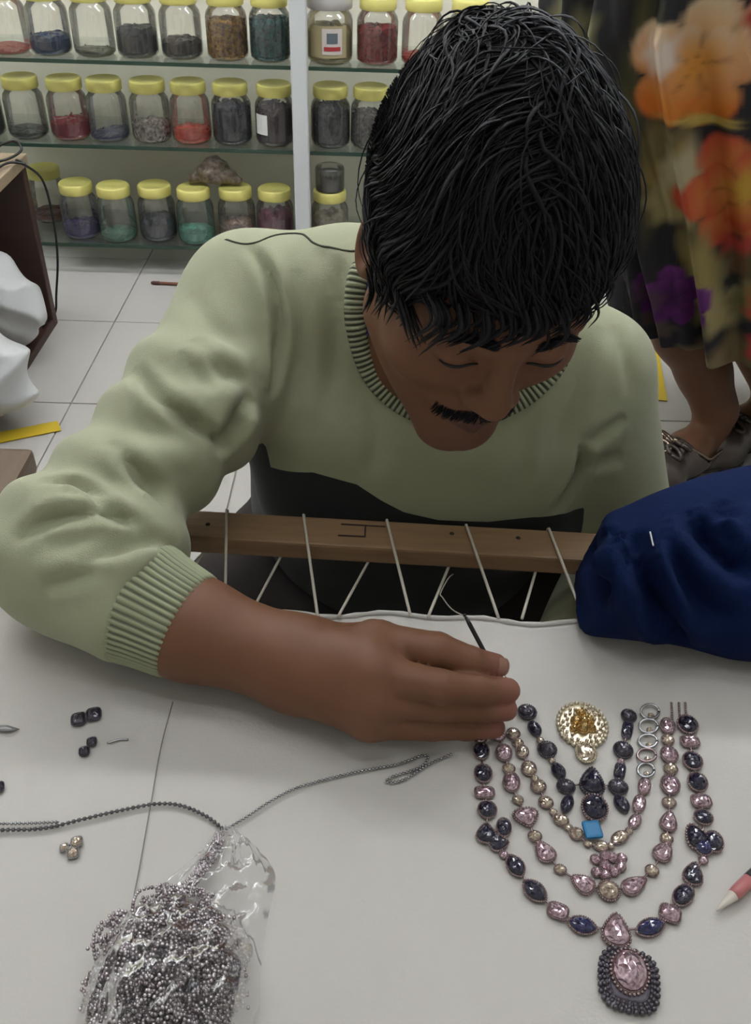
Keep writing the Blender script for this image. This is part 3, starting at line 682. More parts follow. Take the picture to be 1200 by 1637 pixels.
# ------------------------------------------------------------------ ball chains
def resample(P, step):
    P = np.asarray(P); s = np.concatenate([[0], np.cumsum(np.linalg.norm(np.diff(P, axis=0), axis=1))]); t = np.arange(0, s[-1], step)
    return np.stack([np.interp(t, s, P[:, i]) for i in range(3)], 1)
def ball_chain(pxs, label, r=.0015, z=.0016, m=None, width=0):
    P = spline([PZ(x, y, z) for x, y in pxs], 200); Q = resample(P, r*2.15); e = empty('ball_chain', Q[0], label, 'chain', 'silver ball chains')
    v, f = beads(Q, r); o = mk('bead_row', v, f, m or m_silver, e); o['kind'] = 'stuff'
    tube('core_thread', P[::3], r*.35, m_gun, e, 5); return e
m_steel = mat('steel_beads', (112, 112, 112), .3, metal=.85, noise=.6, nscale=300)
ball_chain([(-40, 1329), (0, 1327), (70, 1324), (130, 1310), (190, 1296), (250, 1285), (290, 1288), (330, 1305), (358, 1327)], 'dark silver ball chain running from the left edge to the bag neck', .0016, .002, m_steel)
ball_chain([(-40, 1318), (0, 1317), (50, 1316), (95, 1314)], 'short second ball chain lying above the long one at left', .0012, .0018)
ball_chain([(362, 1325), (395, 1305), (430, 1282), (470, 1261), (520, 1246), (580, 1232), (625, 1224), (650, 1217), (675, 1208), (684, 1212), (672, 1226), (645, 1236), (626, 1242), (617, 1249), (628, 1251), (650, 1244), (685, 1222), (725, 1204)],
           'thin silver chain from the bag neck, looped below the hand', .0012, .0016, m_silver)
ball_chain([(399, 1525), (394, 1540), (382, 1560), (370, 1580), (362, 1600), (345, 1612)], 'short chain end hanging out right of the chain pile', .0016, .003, m_silver)
c = PZ(393, 1524, 0); stone(n_e := empty('chain_clasp', c, 'square silver clasp at the end of the short chain right of the pile', 'clasp'), 0, 0, 22, 24, 'cushion', m_gchamp, None, 'silver', .004, 'clasp_plate', (393, 1522, 1.0))
# heap of tangled chain in the bag
r_ = np.random.default_rng(11); pc_ = PZ(272, 1588, 0); Qs = []
def mound(x, y):
    d = ((x-pc_[0])/.050)**2+((y-pc_[1])/.050)**2; return .032*np.sqrt(np.maximum(0, 1-d))
for k in range(150):
    a0 = r_.random()*6.283; rr = math.sqrt(r_.random())*.044; p = np.array([pc_[0]+rr*math.cos(a0), pc_[1]+rr*math.sin(a0)]); a = r_.random()*6.283; w_ = r_.normal()*2; lift = .35+.8*r_.random(); pts = []
    for s in range(36):
        a += w_*.06+r_.normal()*.16; p = p+.0028*np.array([math.cos(a), math.sin(a)])
        if np.hypot(*((p-pc_[:2])/[.050, .050])) > .74+.16*abs(math.sin(k*1.7+a0)): q_ = pc_[:2]-p; a = math.atan2(q_[1], q_[0])+r_.normal()*.9
        pts.append((p[0], p[1], .002+mound(p[0], p[1])*lift))
    Qs.append(np.array(pts)+[0, 0, .0]+(np.array([-.004, .012, .0]) if k % 4 == 0 else 0))
for k in range(13):   # chains drawn out along the bag's neck
    t = np.linspace(0, 1, 46); j = r_.normal(size=3)*3
    pts = [PZ(352-95*s+j[0]*2*s+5*math.sin(9*s+j[1]), 1338+150*s+j[2]*2+4*math.sin(7*s), .003+.014*s) for s in t]; Qs.append(resample(pts, .0031))
Qa = np.vstack(Qs); Qa[:, 2] = np.maximum(Qa[:, 2], .0018); v, f = beads(Qa, .0013)
cp = mk('chain_heap', v, f, mat('heap_silver', (226, 218, 220), .2, metal=.75, noise=1, nscale=160, col2=(110, 94, 98)), None, True, pc_); tag(cp, 'tangled heap of silver ball chains inside the clear bag', 'chains', kind='stuff')
# clear plastic bag around it
m_bag = clear_mat('clear_bag', (250, 250, 250), .05, .16, .5, .015)
nu, nv = 46, 46; V = []; r_ = np.random.default_rng(4); ph = r_.random(8)*6
LB = spline([(348, 1332), (318, 1365), (255, 1420), (200, 1480), (152, 1545), (120, 1640), (110, 1720)], nu); RB_ = spline([(378, 1330), (405, 1350), (440, 1400), (428, 1470), (418, 1540), (415, 1620), (410, 1720)], nu)
for i in range(nu):
    for j in range(nv):
        t = j/(nv-1); q = LB[i]*(1-t)+RB_[i]*t; p0 = PZ(q[0], q[1], 0); s = i/(nu-1)
        zz = max(.010*math.sin(math.pi*t)*min(1, .4+s*3), (mound(p0[0], p0[1])+.004) if s > .25 else 0)*min(1, math.sin(math.pi*t)*4)
        zz += (.0028*math.sin(t*23+ph[0]+5*s)*math.sin(s*17+ph[1])+.0022*abs(math.sin(t*41+s*19+ph[2]))+.0016*math.sin(s*60+t*9+ph[3]))*min(1, 6*t*(1-t))*1.3
        V.append((p0[0], p0[1], max(.0008, zz+.001)))
tag(mk('clear_plastic_bag', V, [(i*nv+j, i*nv+j+1, (i+1)*nv+j+1, (i+1)*nv+j) for i in range(nu-1) for j in range(nv-1)], m_bag, None, True, PZ(300, 1500, 0)),
    'crumpled clear plastic bag over the chain heap', 'bag')
m_thr = mat('grey_thread', (128, 126, 122), .7)
tag(tube('loose_thread', spline([PZ(276, 1122, .0006), PZ(258, 1190, .0006), PZ(240, 1290, .0006), PZ(224, 1380, .0006), PZ(214, 1432, .0006)], 30), .00035, m_thr), 'long thin grey thread lying from near the forearm to the bag', 'thread')

# ------------------------------------------------------------------ red and white pencil at the right edge
a = PZ(1145, 1456, .004); d = PZ(1196, 1408, .006)-a; d /= np.linalg.norm(d)
e = empty('pencil', a, 'red pencil with a whitish tip poking in at the right edge', 'pencil')
tube('tip', [a, a+d*.004, a+d*.016], [.0004, .0014, .0036], mat('pencil_tip', (206, 196, 184), .5), e, 10)
tube('barrel', [a+d*.016, a+d*.02, a+d*.032], [.0036, .0042, .0044], mat('pencil_red', (184, 112, 112), .4), e, 8)
tube('stripe', [a+d*.032, a+d*.036, a+d*.042], [.0044, .0045, .0045], mat('pencil_dark', (50, 48, 50), .4), e, 8)
tube('shaft', [a+d*.042, a+d*.06, a+d*.12], [.0044, .0044, .0044], mat('pencil_white', (210, 208, 204), .4), e, 8)

# ================================================================== THE MAN AT THE FRAME
f32 = np.float32
HO = PY(766, 402, .615)
def head_axes(pitch, yaw, roll):
    p, y, r = map(math.radians, (pitch, yaw, roll))
    x = np.array([1., 0, 0]); Fv = np.array([0, -math.cos(p), -math.sin(p)]); Uv = np.array([0, -math.sin(p), math.cos(p)])
    F2 = math.cos(y)*Fv+math.sin(y)*x; x2 = math.cos(y)*x-math.sin(y)*Fv
    return math.cos(r)*x2-math.sin(r)*Uv, F2, math.cos(r)*Uv+math.sin(r)*x2
HX, HF, HU = head_axes(28, 10.5, 12); HM = np.stack([HX, HF, HU], 1)       # world = HO + HM @ local
def tol(p): return ((p-HO)@HM).astype(f32)
def tow(l): return HO+np.asarray(l, float)@HM.T
def head_sdf(l):
    a = l.copy(); a[:, 0] = np.abs(a[:, 0])
    d = ell(a, (0, -.012, .038), (.074, .095, .086))
    d = smin(d, ell(a, (0, .030, -.028), (.060, .060, .078)), .03)
    d = smin(d, rcone(a, (.045, .005, -.058), (.014, .072, -.104), .025, .018), .03)
    d = smin(d, sph(a, (0, .076, -.104), .019), .02)
    d = smin(d, sph(a, (.043, .055, -.028), .024), .025)
    d = smin(d, rcone(a, (0, .083, .020), (.042, .070, .020), .012, .010), .018)
    d = smax(d, -ell(a, (.034, .103, -.002), (.017, .013, .011)), .012)
    d = smin(d, ell(a, (.032, .076, -.003), (.0155, .0135, .0125)), .004)           # lids
    n = rcone(a, (0, .084, .012), (0, .101, -.032), .0078, .0105); n = smin(n, sph(a, (0, .102, -.035), .0112), .006)
    n = smin(n, sph(a, (.0135, .094, -.038), .0085), .008); d = smin(d, n, .007)
    d = smax(d, -ell(a, (.0085, .0975, -.0465), (.0048, .0075, .0052)), .002)
    d = smin(d, ell(a, (0, .083, -.066), (.026, .013, .012)), .012)                   # muzzle
    d = smin(d, rcone(a, (0, .0945, -.0665), (.020, .086, -.0705), .0048, .0025), .003)  # upper lip
    d = smin(d, rcone(a, (0, .0935, -.0775), (.017, .086, -.0745), .0060, .0030), .004)  # lower lip
    d = smax(d, -rcone(a, (0, .101, -.0722), (.022, .092, -.0728), .0012, .0010), .002)
    ear = smax(ell(a, (.074, -.012, -.010), (.009, .018, .029)), -ell(a, (.083, -.008, -.008), (.008, .010, .018)), .004)
    return smin(d, ear, .008)
SR = PY(405, 492, .79); SL = PY(936, 602, .75); NB = np.array([.04, .752, .186])
EL = PZ(112, 884, .062); CU0 = PZ(228, 964, .052); CU1 = PZ(303, 1003, .044); WR = PZ(478, 1062, .036)
EL2 = np.array([.262, .735, -.10]); WR2 = np.array([.14, .49, -.075])
def J(x, y, z): return PZ(x, y, z)
HANDR = dict(
    index=[J(596, 1026, .060), J(700, 1042, .066), J(752, 1058, .058), J(791, 1064, .049)], ri=[.0150, .0128, .0106, .0088],
    middle=[J(598, 1078, .060), J(702, 1098, .061), J(765, 1104, .050), J(811, 1104, .041)], rm=[.0150, .0118, .0104, .0090],
    ring=[J(598, 1120, .046), J(700, 1128, .043), J(765, 1133, .034), J(808, 1134, .028)], rr=[.0140, .0108, .0096, .0084],
    pinky=[J(590, 1150, .030), J(690, 1160, .024), J(745, 1163, .017), J(790, 1163, .0125)], rp=[.0140, .0104, .0090, .0078],
    thumb=[J(520, 1040, .042), J(605, 1026, .040), J(700, 1036, .043), J(778, 1064, .040)], rt=[.016, .0145, .0115, .0090])
def hand_sdf(p, Hd, wr, rw):
    d = rcone(p, wr, (np.array(Hd['index'][0])+Hd['middle'][0])/2, rw, .019)
    for nm, r in (('middle', .017), ('ring', .016), ('pinky', .015)): d = smin(d, rcone(p, wr, Hd[nm][0], rw*.9, r), .016)
    d = smin(d, rcone(p, wr, Hd['thumb'][1], rw*.85, .015), .012)
    g = None
    for nm, r in (('index', 'ri'), ('middle', 'rm'), ('ring', 'rr'), ('pinky', 'rp'), ('thumb', 'rt')):
        e_ = chain(p, Hd[nm], Hd[r], .003); g = e_ if g is None else smin(g, e_, .0012)
    d = smin(d, g, .006)
    for nm in ('index', 'middle', 'ring'): d = smin(d, sph(p, np.array(Hd[nm][0])+[0, -.002, .004], .0125), .008)
    return d
def mir(q): q = np.array(q, float)-WR; return WR2+np.array([-q[0]*.9, q[1], -q[2]*.5-.0])
HANDL = {k: ([mir(v) for v in x] if k in ('index', 'middle', 'ring', 'pinky', 'thumb') else x) for k, x in HANDR.items()}
# shoulder, chest and legs under the clothes
PEL = np.array([.04, .99, -.165]); KR = np.array([-.165, .72, -.185]); KL = np.array([.24, .77, -.185]); AR = np.array([.12, .72, -.228]); AL = np.array([-.06, .74, -.228])
def core_sdf(p):
    d = chain(p, [SR, NB+[-.03, .03, -.02], NB+[.03, .03, -.03], SL], [.045, .048, .048, .045], .03)
    d = smin(d, chain(p, [NB+[0, .04, -.06], (.035, .84, -.04), PEL], [.095, .10, .10], .04), .05)
    d = smin(d, chain(p, [SR, (SR+EL)/2+[.012, .0, .0], EL], [.045, .042, .038], .02), .02)
    d = smin(d, chain(p, [SL, EL2, WR2], [.045, .036, .028], .02), .02)
    for k_, a_ in ((KR, AR), (KL, AL)): d = smin(d, chain(p, [PEL+[np.sign(k_[0])*.08, -.02, 0], k_, a_, a_+[np.sign(a_[0])*.09, -.04, -.014]], [.068, .048, .032, .026], .02), .03)
    return d
def boxmask(p, lo, hi, m=.03): return np.all((p > np.asarray(lo)-m) & (p < np.asarray(hi)+m), axis=1)
def body_sdf(p):
    p = p.astype(f32); out = np.full(len(p), .5, f32); c = core_sdf(p)
    l = tol(p); hm = np.linalg.norm(l-np.array([0, .0, -.01], f32), axis=1); out = c
    hd = (hm-.15).astype(f32); m = hm < .22; hd[m] = head_sdf(l[m])
    nk = rcone(p, tow((0, -.028, -.045)), NB, .052, .054); nk = smin(nk, rcone(p, tow((0, .012, -.075)), NB+[.005, -.04, -.03], .035, .045), .02)
    hn = smin(hd, nk, .018); out = smin(c, hn, .03)
    arm = chain(p, [EL, CU1, WR], [.038, .0355, .0315], .02)
    m = boxmask(p, WR+[-.05, -.06, -.05], (.14, .52, .09)); hs = np.full(len(p), .2, f32)
    hs[~m] = np.maximum(.03, rcone(p[~m], WR, HANDR['middle'][2], .06, .06))
    if m.any(): hs[m] = hand_sdf(p[m], HANDR, WR, .030)
    out = smin(out, smin(arm, hs, .012), .006)
    m = boxmask(p, WR2+[-.17, -.09, -.06], WR2+[.06, .09, .05])
    hs2 = np.full(len(p), .2, f32); hs2[~m] = np.maximum(.03, sph(p[~m], WR2+[-.05, 0, 0], .10))
    if m.any(): hs2[m] = hand_sdf(p[m], HANDL, WR2, .028)
    return smin(out, hs2, .006)
V, Fc = surf(body_sdf, (-.37, .36, -.262), (.43, 1.10, .44), .0021)
man = mk('person', V, Fc, mat('skin', (140, 102, 80), .55, attr='col', spec=.35, noise=.22, nscale=40), None, True, (.04, .95, FL))
tag(man, 'young man in a sage and black sweater bending over the frame, needle in hand', 'person')
# pigment
lv = tol(V); al = np.abs(lv[:, 0]); cols = np.tile(L3((116, 78, 55)), (len(V), 1))
def paint(w_, c): global cols; w_ = np.clip(w_, 0, 1)[:, None]; cols = cols*(1-w_)+L3(c)*w_
isH = np.linalg.norm(lv, axis=1) < .17
face = isH & (lv[:, 1] > .02)
dl = np.minimum(rcone(np.c_[al, lv[:, 1:]], (0, .094, -.0665), (.020, .086, -.0705), .006, .003), rcone(np.c_[al, lv[:, 1:]], (0, .0935, -.0775), (.017, .086, -.0745), .0068, .0035))
paint(face*np.clip(1-dl/.0015, 0, 1)*.8, (84, 52, 46))
paint(face*np.clip(1-np.abs(lv[:, 2]+.10)/.035, 0, 1)*.30, (70, 52, 42))         # stubble
paint(face*np.clip(1-np.linalg.norm((np.c_[al, lv[:, 1:]]-[.033, .085, -.012])/[1.3, 1, .6], axis=1)/.017, 0, 1)*.35, (78, 52, 42))
for k in ('index', 'middle', 'ring', 'pinky'):
    t = HANDR[k][3]; paint(np.clip(1-np.linalg.norm(V-t, axis=1)/.022, 0, 1)*.8, (150, 98, 86))
    b_ = HANDR[k][0]; paint(np.clip(1-np.linalg.norm(V-b_, axis=1)/.028, 0, 1)*.4, (136, 98, 76))
vcol(man.data, cols)
# finger nails
m_nail = mat('nail', (146, 106, 90), .35)
for k in ('index',):
    t0, t1 = HANDR[k][2], HANDR[k][3]; ax = (t1-t0)/np.linalg.norm(t1-t0); upv = (CAM-t1); upv = upv-ax*upv.dot(ax); upv /= np.linalg.norm(upv)
    if k != 'index': upv = upv*.3+np.array([.0, -.3, .9]); upv = upv-ax*upv.dot(ax); upv /= np.linalg.norm(upv)
    sv = np.cross(ax, upv); r_k = .0088; NV = []
    for i in range(6):
        for j in range(5):
            u = -.003+i/5*.0105; th = (j/4-.5)*1.5*(1-.25*(i in (0, 5)))
            NV.append(t1+ax*u+(upv*math.cos(th)+sv*math.sin(th))*(r_k+.0004-(.0022 if i == 5 else .0006 if i == 4 else 0)))
    mk('finger_nail', NV, [(i*5+j, i*5+j+1, (i+1)*5+j+1, (i+1)*5+j) for i in range(5) for j in range(4)], m_nail, man)

# ------------------------------------------------------------------ sweater
def arm_sdf(p):
    up = chain(p, [SR+[.0, .0, -.002], SR*.55+EL*.45+[.012, .002, .000], EL], [.066, .057, .060], .03)
    fo = chain(p, [EL, (EL+CU0)/2+[.004, .006, .0], CU0], [.060, .056, .048], .02)
    d = smin(up, fo, .02)
    ax_ = ((EL-SR)/np.linalg.norm(EL-SR)).astype(f32); q = p-SR.astype(f32); u = q@ax_; cr = q@np.array([.75, -.1, -.6], f32)
    msk = np.clip((u-.05)/.08, 0, 1)*np.clip((.36-u)/.06, 0, 1)
    return d+(.0034*np.sin(u*115+cr*38+1.2*np.sin(cr*55))*msk).astype(f32)
def larm_sdf(p): return chain(p, [SL, EL2, EL2*.45+WR2*.55], [.060, .055, .044], .02)
def torso_sdf(p):
    d = chain(p, [SR, NB+[-.075, .02, -.012], NB+[.06, .02, -.03], SL], [.062, .058, .058, .058], .03)
    q = p.copy(); d2 = ell(q, (.035, .815, .055), (.182, .112, .155)); d = smin(d, d2, .05)
    d = smin(d, ell(p, (.035, .865, -.10), (.180, .182, .19)), .06)
    front = rcone(p, (-.06, .745, .06), (.14, .728, .055), .058, .058); d = smin(d, front, .06)
    front = rcone(p, (-.05, .735, -.02), (.15, .725, -.02), .055, .055); d = smin(d, front, .05)
    return d
CUA = ((CU1-CU0)/np.linalg.norm(CU1-CU0)).astype(f32)
NECK0, NECK1 = tow((0, -.03, -.02)), NB+[.008, -.012, -.02]
def sweater_sdf(p):
    p = p.astype(f32)
    a = smax(smax(arm_sdf(p), -(p[:, 2]-.0025), .006), (p-CU0.astype(f32))@CUA-.004, .010); t = torso_sdf(p)
    d = smin(t, a, .028); d = smin(d, larm_sdf(p), .022)
    d = smax(d, -rcone(p, NECK0, NECK1, .072, .064), .006)
    d = smax(d, -(p[:, 2]+.235), .01)
    return d
def in_arm(p): p = p.astype(f32); return torso_sdf(p)-np.minimum(arm_sdf(p), larm_sdf(p))
SV, SF = surf(sweater_sdf, (-.37, .44, -.25), (.36, 1.10, .32), .0027)
SN = grad(sweater_sdf, SV)
def fold(px, depth, width, ridge=.5, off=1.6):
    """press a crease into the cloth along a line on its surface, with a roll of cloth beside it"""
    global SV
    P = on_surf(sweater_sdf, march(sweater_sdf, px))
    if len(P) < 2: return
    width = width*.72; depth = depth*1.1; P = resample(spline(P, 60), .004)
    d2 = np.full(len(SV), 9.); idx = np.zeros(len(SV), int)
    near = np.where(np.all((SV > P.min(0)-.06) & (SV < P.max(0)+.06), axis=1))[0]
    if not len(near): return
    D_ = np.linalg.norm(SV[near][:, None]-P[None], axis=2); idx[near] = D_.argmin(1); d2[near] = D_.min(1)
    t = idx/max(1, len(P)-1); env = np.clip(np.minimum(t, 1-t)*3, 0, 1)**.8
    depth = depth*1.25; disp = -depth*np.exp(-(d2/width)**2)+ridge*.7*depth*np.exp(-((d2-off*width)/(1.3*width))**2)
    SV = SV+SN*(disp*env)[:, None]
FOLDS = [
    ([(398, 392), (430, 440), (446, 510), (443, 580), (428, 645)], .009, .008), ([(403, 628), (388, 655), (366, 692), (345, 735)], .010, .012),
    ([(186, 566), (212, 590), (262, 640), (330, 690), (378, 716)], .008, .009), ([(178, 702), (210, 742), (250, 785), (268, 812)], .007, .010),
    ([(60, 771), (110, 772), (155, 790), (190, 820)], .006, .007), ([(96, 790), (140, 795), (180, 818), (215, 838)], .006, .007), ([(20, 868), (70, 835), (140, 818), (200, 830), (240, 850)], .007, .009),
    ([(120, 905), (180, 878), (240, 862), (285, 880)], .006, .010), ([(60, 940), (120, 925), (190, 905)], .004, .010),
    ([(310, 540), (350, 590), (400, 620)], .004, .012), ([(235, 520), (290, 560), (350, 640)], .003, .012), ([(300, 470), (350, 530), (420, 590)], .0025, .014),
    ([(512, 392), (524, 440), (532, 520), (530, 600), (520, 680)], .0055, .012), ([(541, 405), (546, 450), (556, 520)], .004, .009), ([(470, 430), (480, 540), (475, 660)], .003, .014),
    ([(590, 640), (600, 700), (590, 770)], .003, .014), ([(931, 706), (926, 750), (905, 790), (884, 828)], .009, .008), ([(931, 708), (960, 692), (1004, 660)], .005, .009), ([(935, 745), (965, 735), (1000, 722)], .004, .012),
    ([(955, 520), (925, 600), (890, 700), (868, 780)], .005, .016), ([(860, 650), (840, 720), (830, 800)], .003, .014), ([(980, 520), (1000, 580), (1010, 640)], .003, .012)]
for px, dp, wd in FOLDS: fold(px, dp, wd)
_n1 = np.sin(SV[:, 0]*31+1.3*np.sin(SV[:, 2]*27))*np.sin(SV[:, 1]*29+SV[:, 2]*17); SV = SV+SN*(.0012*_n1)[:, None]
sw = mk('sweater', SV, SF, None, man); tag(sw, 'sage green sweater with a black lower panel')
# colour block: black panel below, sage above and on the sleeves
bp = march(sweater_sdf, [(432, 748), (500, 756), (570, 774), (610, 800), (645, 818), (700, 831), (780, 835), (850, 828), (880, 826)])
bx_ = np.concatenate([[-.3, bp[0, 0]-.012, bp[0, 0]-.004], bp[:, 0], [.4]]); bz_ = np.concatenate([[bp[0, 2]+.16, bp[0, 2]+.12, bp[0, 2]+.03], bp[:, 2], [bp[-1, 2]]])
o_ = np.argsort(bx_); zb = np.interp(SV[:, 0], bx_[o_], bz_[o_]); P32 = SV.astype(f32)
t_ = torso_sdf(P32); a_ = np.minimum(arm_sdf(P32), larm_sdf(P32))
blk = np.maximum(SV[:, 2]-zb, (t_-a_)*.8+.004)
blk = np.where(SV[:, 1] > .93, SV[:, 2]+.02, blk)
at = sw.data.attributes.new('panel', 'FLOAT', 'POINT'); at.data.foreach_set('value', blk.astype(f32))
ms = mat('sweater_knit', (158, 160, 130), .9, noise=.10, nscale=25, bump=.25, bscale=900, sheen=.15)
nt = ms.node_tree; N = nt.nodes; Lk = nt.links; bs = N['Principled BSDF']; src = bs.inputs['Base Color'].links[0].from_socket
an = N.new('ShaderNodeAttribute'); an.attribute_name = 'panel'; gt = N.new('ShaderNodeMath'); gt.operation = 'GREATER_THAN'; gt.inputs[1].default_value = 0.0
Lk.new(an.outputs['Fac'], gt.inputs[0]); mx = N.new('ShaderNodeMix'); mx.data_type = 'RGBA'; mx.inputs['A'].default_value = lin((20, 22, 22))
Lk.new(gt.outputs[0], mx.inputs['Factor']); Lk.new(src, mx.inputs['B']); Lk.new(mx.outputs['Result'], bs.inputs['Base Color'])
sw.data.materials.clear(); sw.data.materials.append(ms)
# seams
m_seam = mat('seam_thread', (58, 62, 48), .9)
def seam(px, r=.0011):
    P = resample(spline(on_surf(sweater_sdf, march(sweater_sdf, px)), 60), .004)
    from_ = np.array([SV[np.argmin(((SV-q)**2).sum(1))] for q in P]); k = np.ones(5)/5
    for i in range(3): P[2:-2, i] = np.convolve(from_[:, i], k, 'valid')
    tube('seam', P, r, m_seam, sw, 6)
seam([(352, 384), (385, 392), (412, 388), (445, 374), (478, 371), (494, 381), (506, 393), (540, 396), (556, 404), (576, 398)])
# ribbed collar: a closed band lying on the sweater round the neck
def shell(p): p = p.astype(f32); return smin(smin(torso_sdf(p), arm_sdf(p), .028), larm_sdf(p), .022)
kp = list(march(shell, [(578, 428), (568, 462), (566, 505), (574, 552), (592, 596), (624, 634), (680, 664), (760, 668), (840, 634), (888, 585), (908, 530), (905, 480)]))
kp += list(project(shell, np.array([NB+[.062, .045, .03], NB+[.02, .062, .04], NB+[-.03, .055, .04]]), 6))
kp = np.array(kp+[kp[0], kp[1], kp[2]]); ring = resample(spline(kp, 400), .0006); k0 = np.argmin(np.linalg.norm(ring[-300:]-ring[60], axis=1))+len(ring)-300 if len(ring) > 600 else len(ring)-1
ring = ring[60:k0]; nr = len(ring); k_ = np.ones(41)/41
ring = np.stack([np.convolve(np.concatenate([ring[-20:, i], ring[:, i], ring[:20, i]]), k_, 'valid') for i in range(3)], 1)
tg = np.roll(ring, -3, 0)-np.roll(ring, 3, 0); tg /= np.linalg.norm(tg, axis=1)[:, None]; cc = ring.mean(0)
gn = grad(shell, ring); wd = np.cross(tg, gn); wd /= np.linalg.norm(wd, axis=1)[:, None]; sg = np.sign((wd*(ring-cc)).sum(1)); wd *= sg[:, None]; dn = np.cross(wd, tg); dn *= np.sign((dn*gn).sum(1))[:, None]
sec = 10; CV = []; CC = []; per = np.arange(nr)*.0006
for i in range(nr):
    rb = math.cos(2*math.pi*per[i]/.0046)
    for j in range(sec):
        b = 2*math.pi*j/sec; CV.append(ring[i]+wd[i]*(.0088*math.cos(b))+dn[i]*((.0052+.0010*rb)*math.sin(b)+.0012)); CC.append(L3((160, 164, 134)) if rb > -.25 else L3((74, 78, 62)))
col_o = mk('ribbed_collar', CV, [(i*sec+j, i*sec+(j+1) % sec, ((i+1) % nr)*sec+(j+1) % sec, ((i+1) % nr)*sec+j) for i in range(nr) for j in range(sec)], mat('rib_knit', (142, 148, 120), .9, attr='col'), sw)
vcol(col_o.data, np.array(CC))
# ribbed cuff
ax = CU1-CU0; Lc = np.linalg.norm(ax); ax /= Lc; s1 = np.cross(ax, [0, 0, 1]); s1 /= np.linalg.norm(s1); s2 = np.cross(s1, ax); nr = 420; CV = []; CC = []
prof = [(-.006, .040), (.0, .0475), (.006, .0468), (.3*Lc, .0452), (.6*Lc, .0432), (Lc-.004, .0415), (Lc, .0405), (Lc-.001, .0375), (Lc*.4, .0365)]
for i in range(nr):
    a = 2*math.pi*i/nr; rb = math.cos(a*52)
    for q, (u, r) in enumerate(prof):
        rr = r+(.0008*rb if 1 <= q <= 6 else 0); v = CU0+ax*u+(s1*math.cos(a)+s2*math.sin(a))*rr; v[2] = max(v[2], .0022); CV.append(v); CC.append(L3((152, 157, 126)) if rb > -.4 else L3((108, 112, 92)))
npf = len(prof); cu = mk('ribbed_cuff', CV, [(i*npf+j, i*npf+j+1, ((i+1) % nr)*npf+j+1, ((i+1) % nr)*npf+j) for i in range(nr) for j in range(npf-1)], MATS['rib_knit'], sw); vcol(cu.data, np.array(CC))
# blue undershirt edge inside the collar
uc = (ring-wd*.012-gn*.002)[::12]; tube('undershirt', uc, .0045, mat('blue_shirt', (44, 74, 140), .8), man, 8)

# trousers
def trous(p):
    p = p.astype(f32); d = ell(p, PEL, (.165, .125, .095))
    for k_, a_ in ((KR, AR), (KL, AL)): d = smin(d, chain(p, [PEL+[np.sign(k_[0])*.08, -.02, 0], k_, a_], [.080, .062, .042], .03), .03)
    d = d+.003*np.sin(p[:, 0]*55+p[:, 1]*30)*np.sin(p[:, 1]*48); return smax(d, -(p[:, 2]-(FL+.001)), .004)
TV, TF = surf(trous, (-.37, .62, FL-.01), (.43, 1.14, -.05), .006); mk('trousers', TV, TF, mat('dark_trousers', (46, 38, 36), .85, noise=.2), man)

# ------------------------------------------------------------------ hair, brows, moustache, eyes
m_hair = mat('black_hair', (15, 14, 17), .7, spec=.15); m_hair2 = mat('black_hair_strand', (27, 26, 30), .6, spec=.2)
def hairline(l):
    """height above which hair grows, by position round the head"""
    y = l[:, 1]; x = l[:, 0]
    return np.interp(y, [-.12, -.09, -.05, -.02, .015, .03, .05, .075, .11], [-.075, -.070, -.052, -.034, -.030, .004, .036, .052, .054])
HC, HRD = np.array([-.003, -.018, .046]), np.array([.083, .102, .092])
def hwarp(l): k = np.clip(1+1.9*(l[:, 1]-.02)+.3*np.minimum(0, .02-l[:, 2]), .70, 1.03); q = l.copy(); q[:, 0] = q[:, 0]/k; return q
def hair_l(l):
    d = ell(hwarp(l), HC, HRD)
    d = d+.003*np.sin(l[:, 0]*70+6*np.sin(l[:, 1]*22))*np.sin(l[:, 1]*38+1)
    d = smax(d, -(l[:, 2]-hairline(l)), .012); return d
def hair_w(p): return hair_l(tol(p))
V, Fc = surf(hair_w, HO-.21, HO+.21, .0034); hair = mk('hair', V, Fc, m_hair, man)
r_ = np.random.default_rng(21); ns = 8500; steps = 11
crown = np.array([.015, -.085, .125])
def smooth_d(l): return ell(hwarp(l), HC, HRD)
u = r_.normal(size=(ns*4, 3)); u /= np.linalg.norm(u, axis=1)[:, None]; L0 = (HC+u*HRD*.99).astype(f32)
L0 = L0[L0[:, 2] > hairline(L0)-.004]; nearc = L0[ns:][np.linalg.norm(L0[ns:]-crown, axis=1) < .06][:900]; nm_ = len(L0[:ns]); L0 = np.vstack([L0[:ns], nearc]).astype(f32); ns = len(L0); jit = r_.normal(size=(ns, 3))*np.where(np.arange(ns) < nm_, 0., 1.3)[:, None]
P = L0.copy(); path = []; lenf = .6+.7*r_.random(ns); lift = r_.random(ns)*np.where(r_.random(ns) < .05, 1.8, 1.0)
side = np.tanh((L0[:, 0]-.030*np.sin(L0[:, 1]*45+.8)-.018*np.sin(L0[:, 2]*80))/.022)+.35*r_.normal(size=ns)
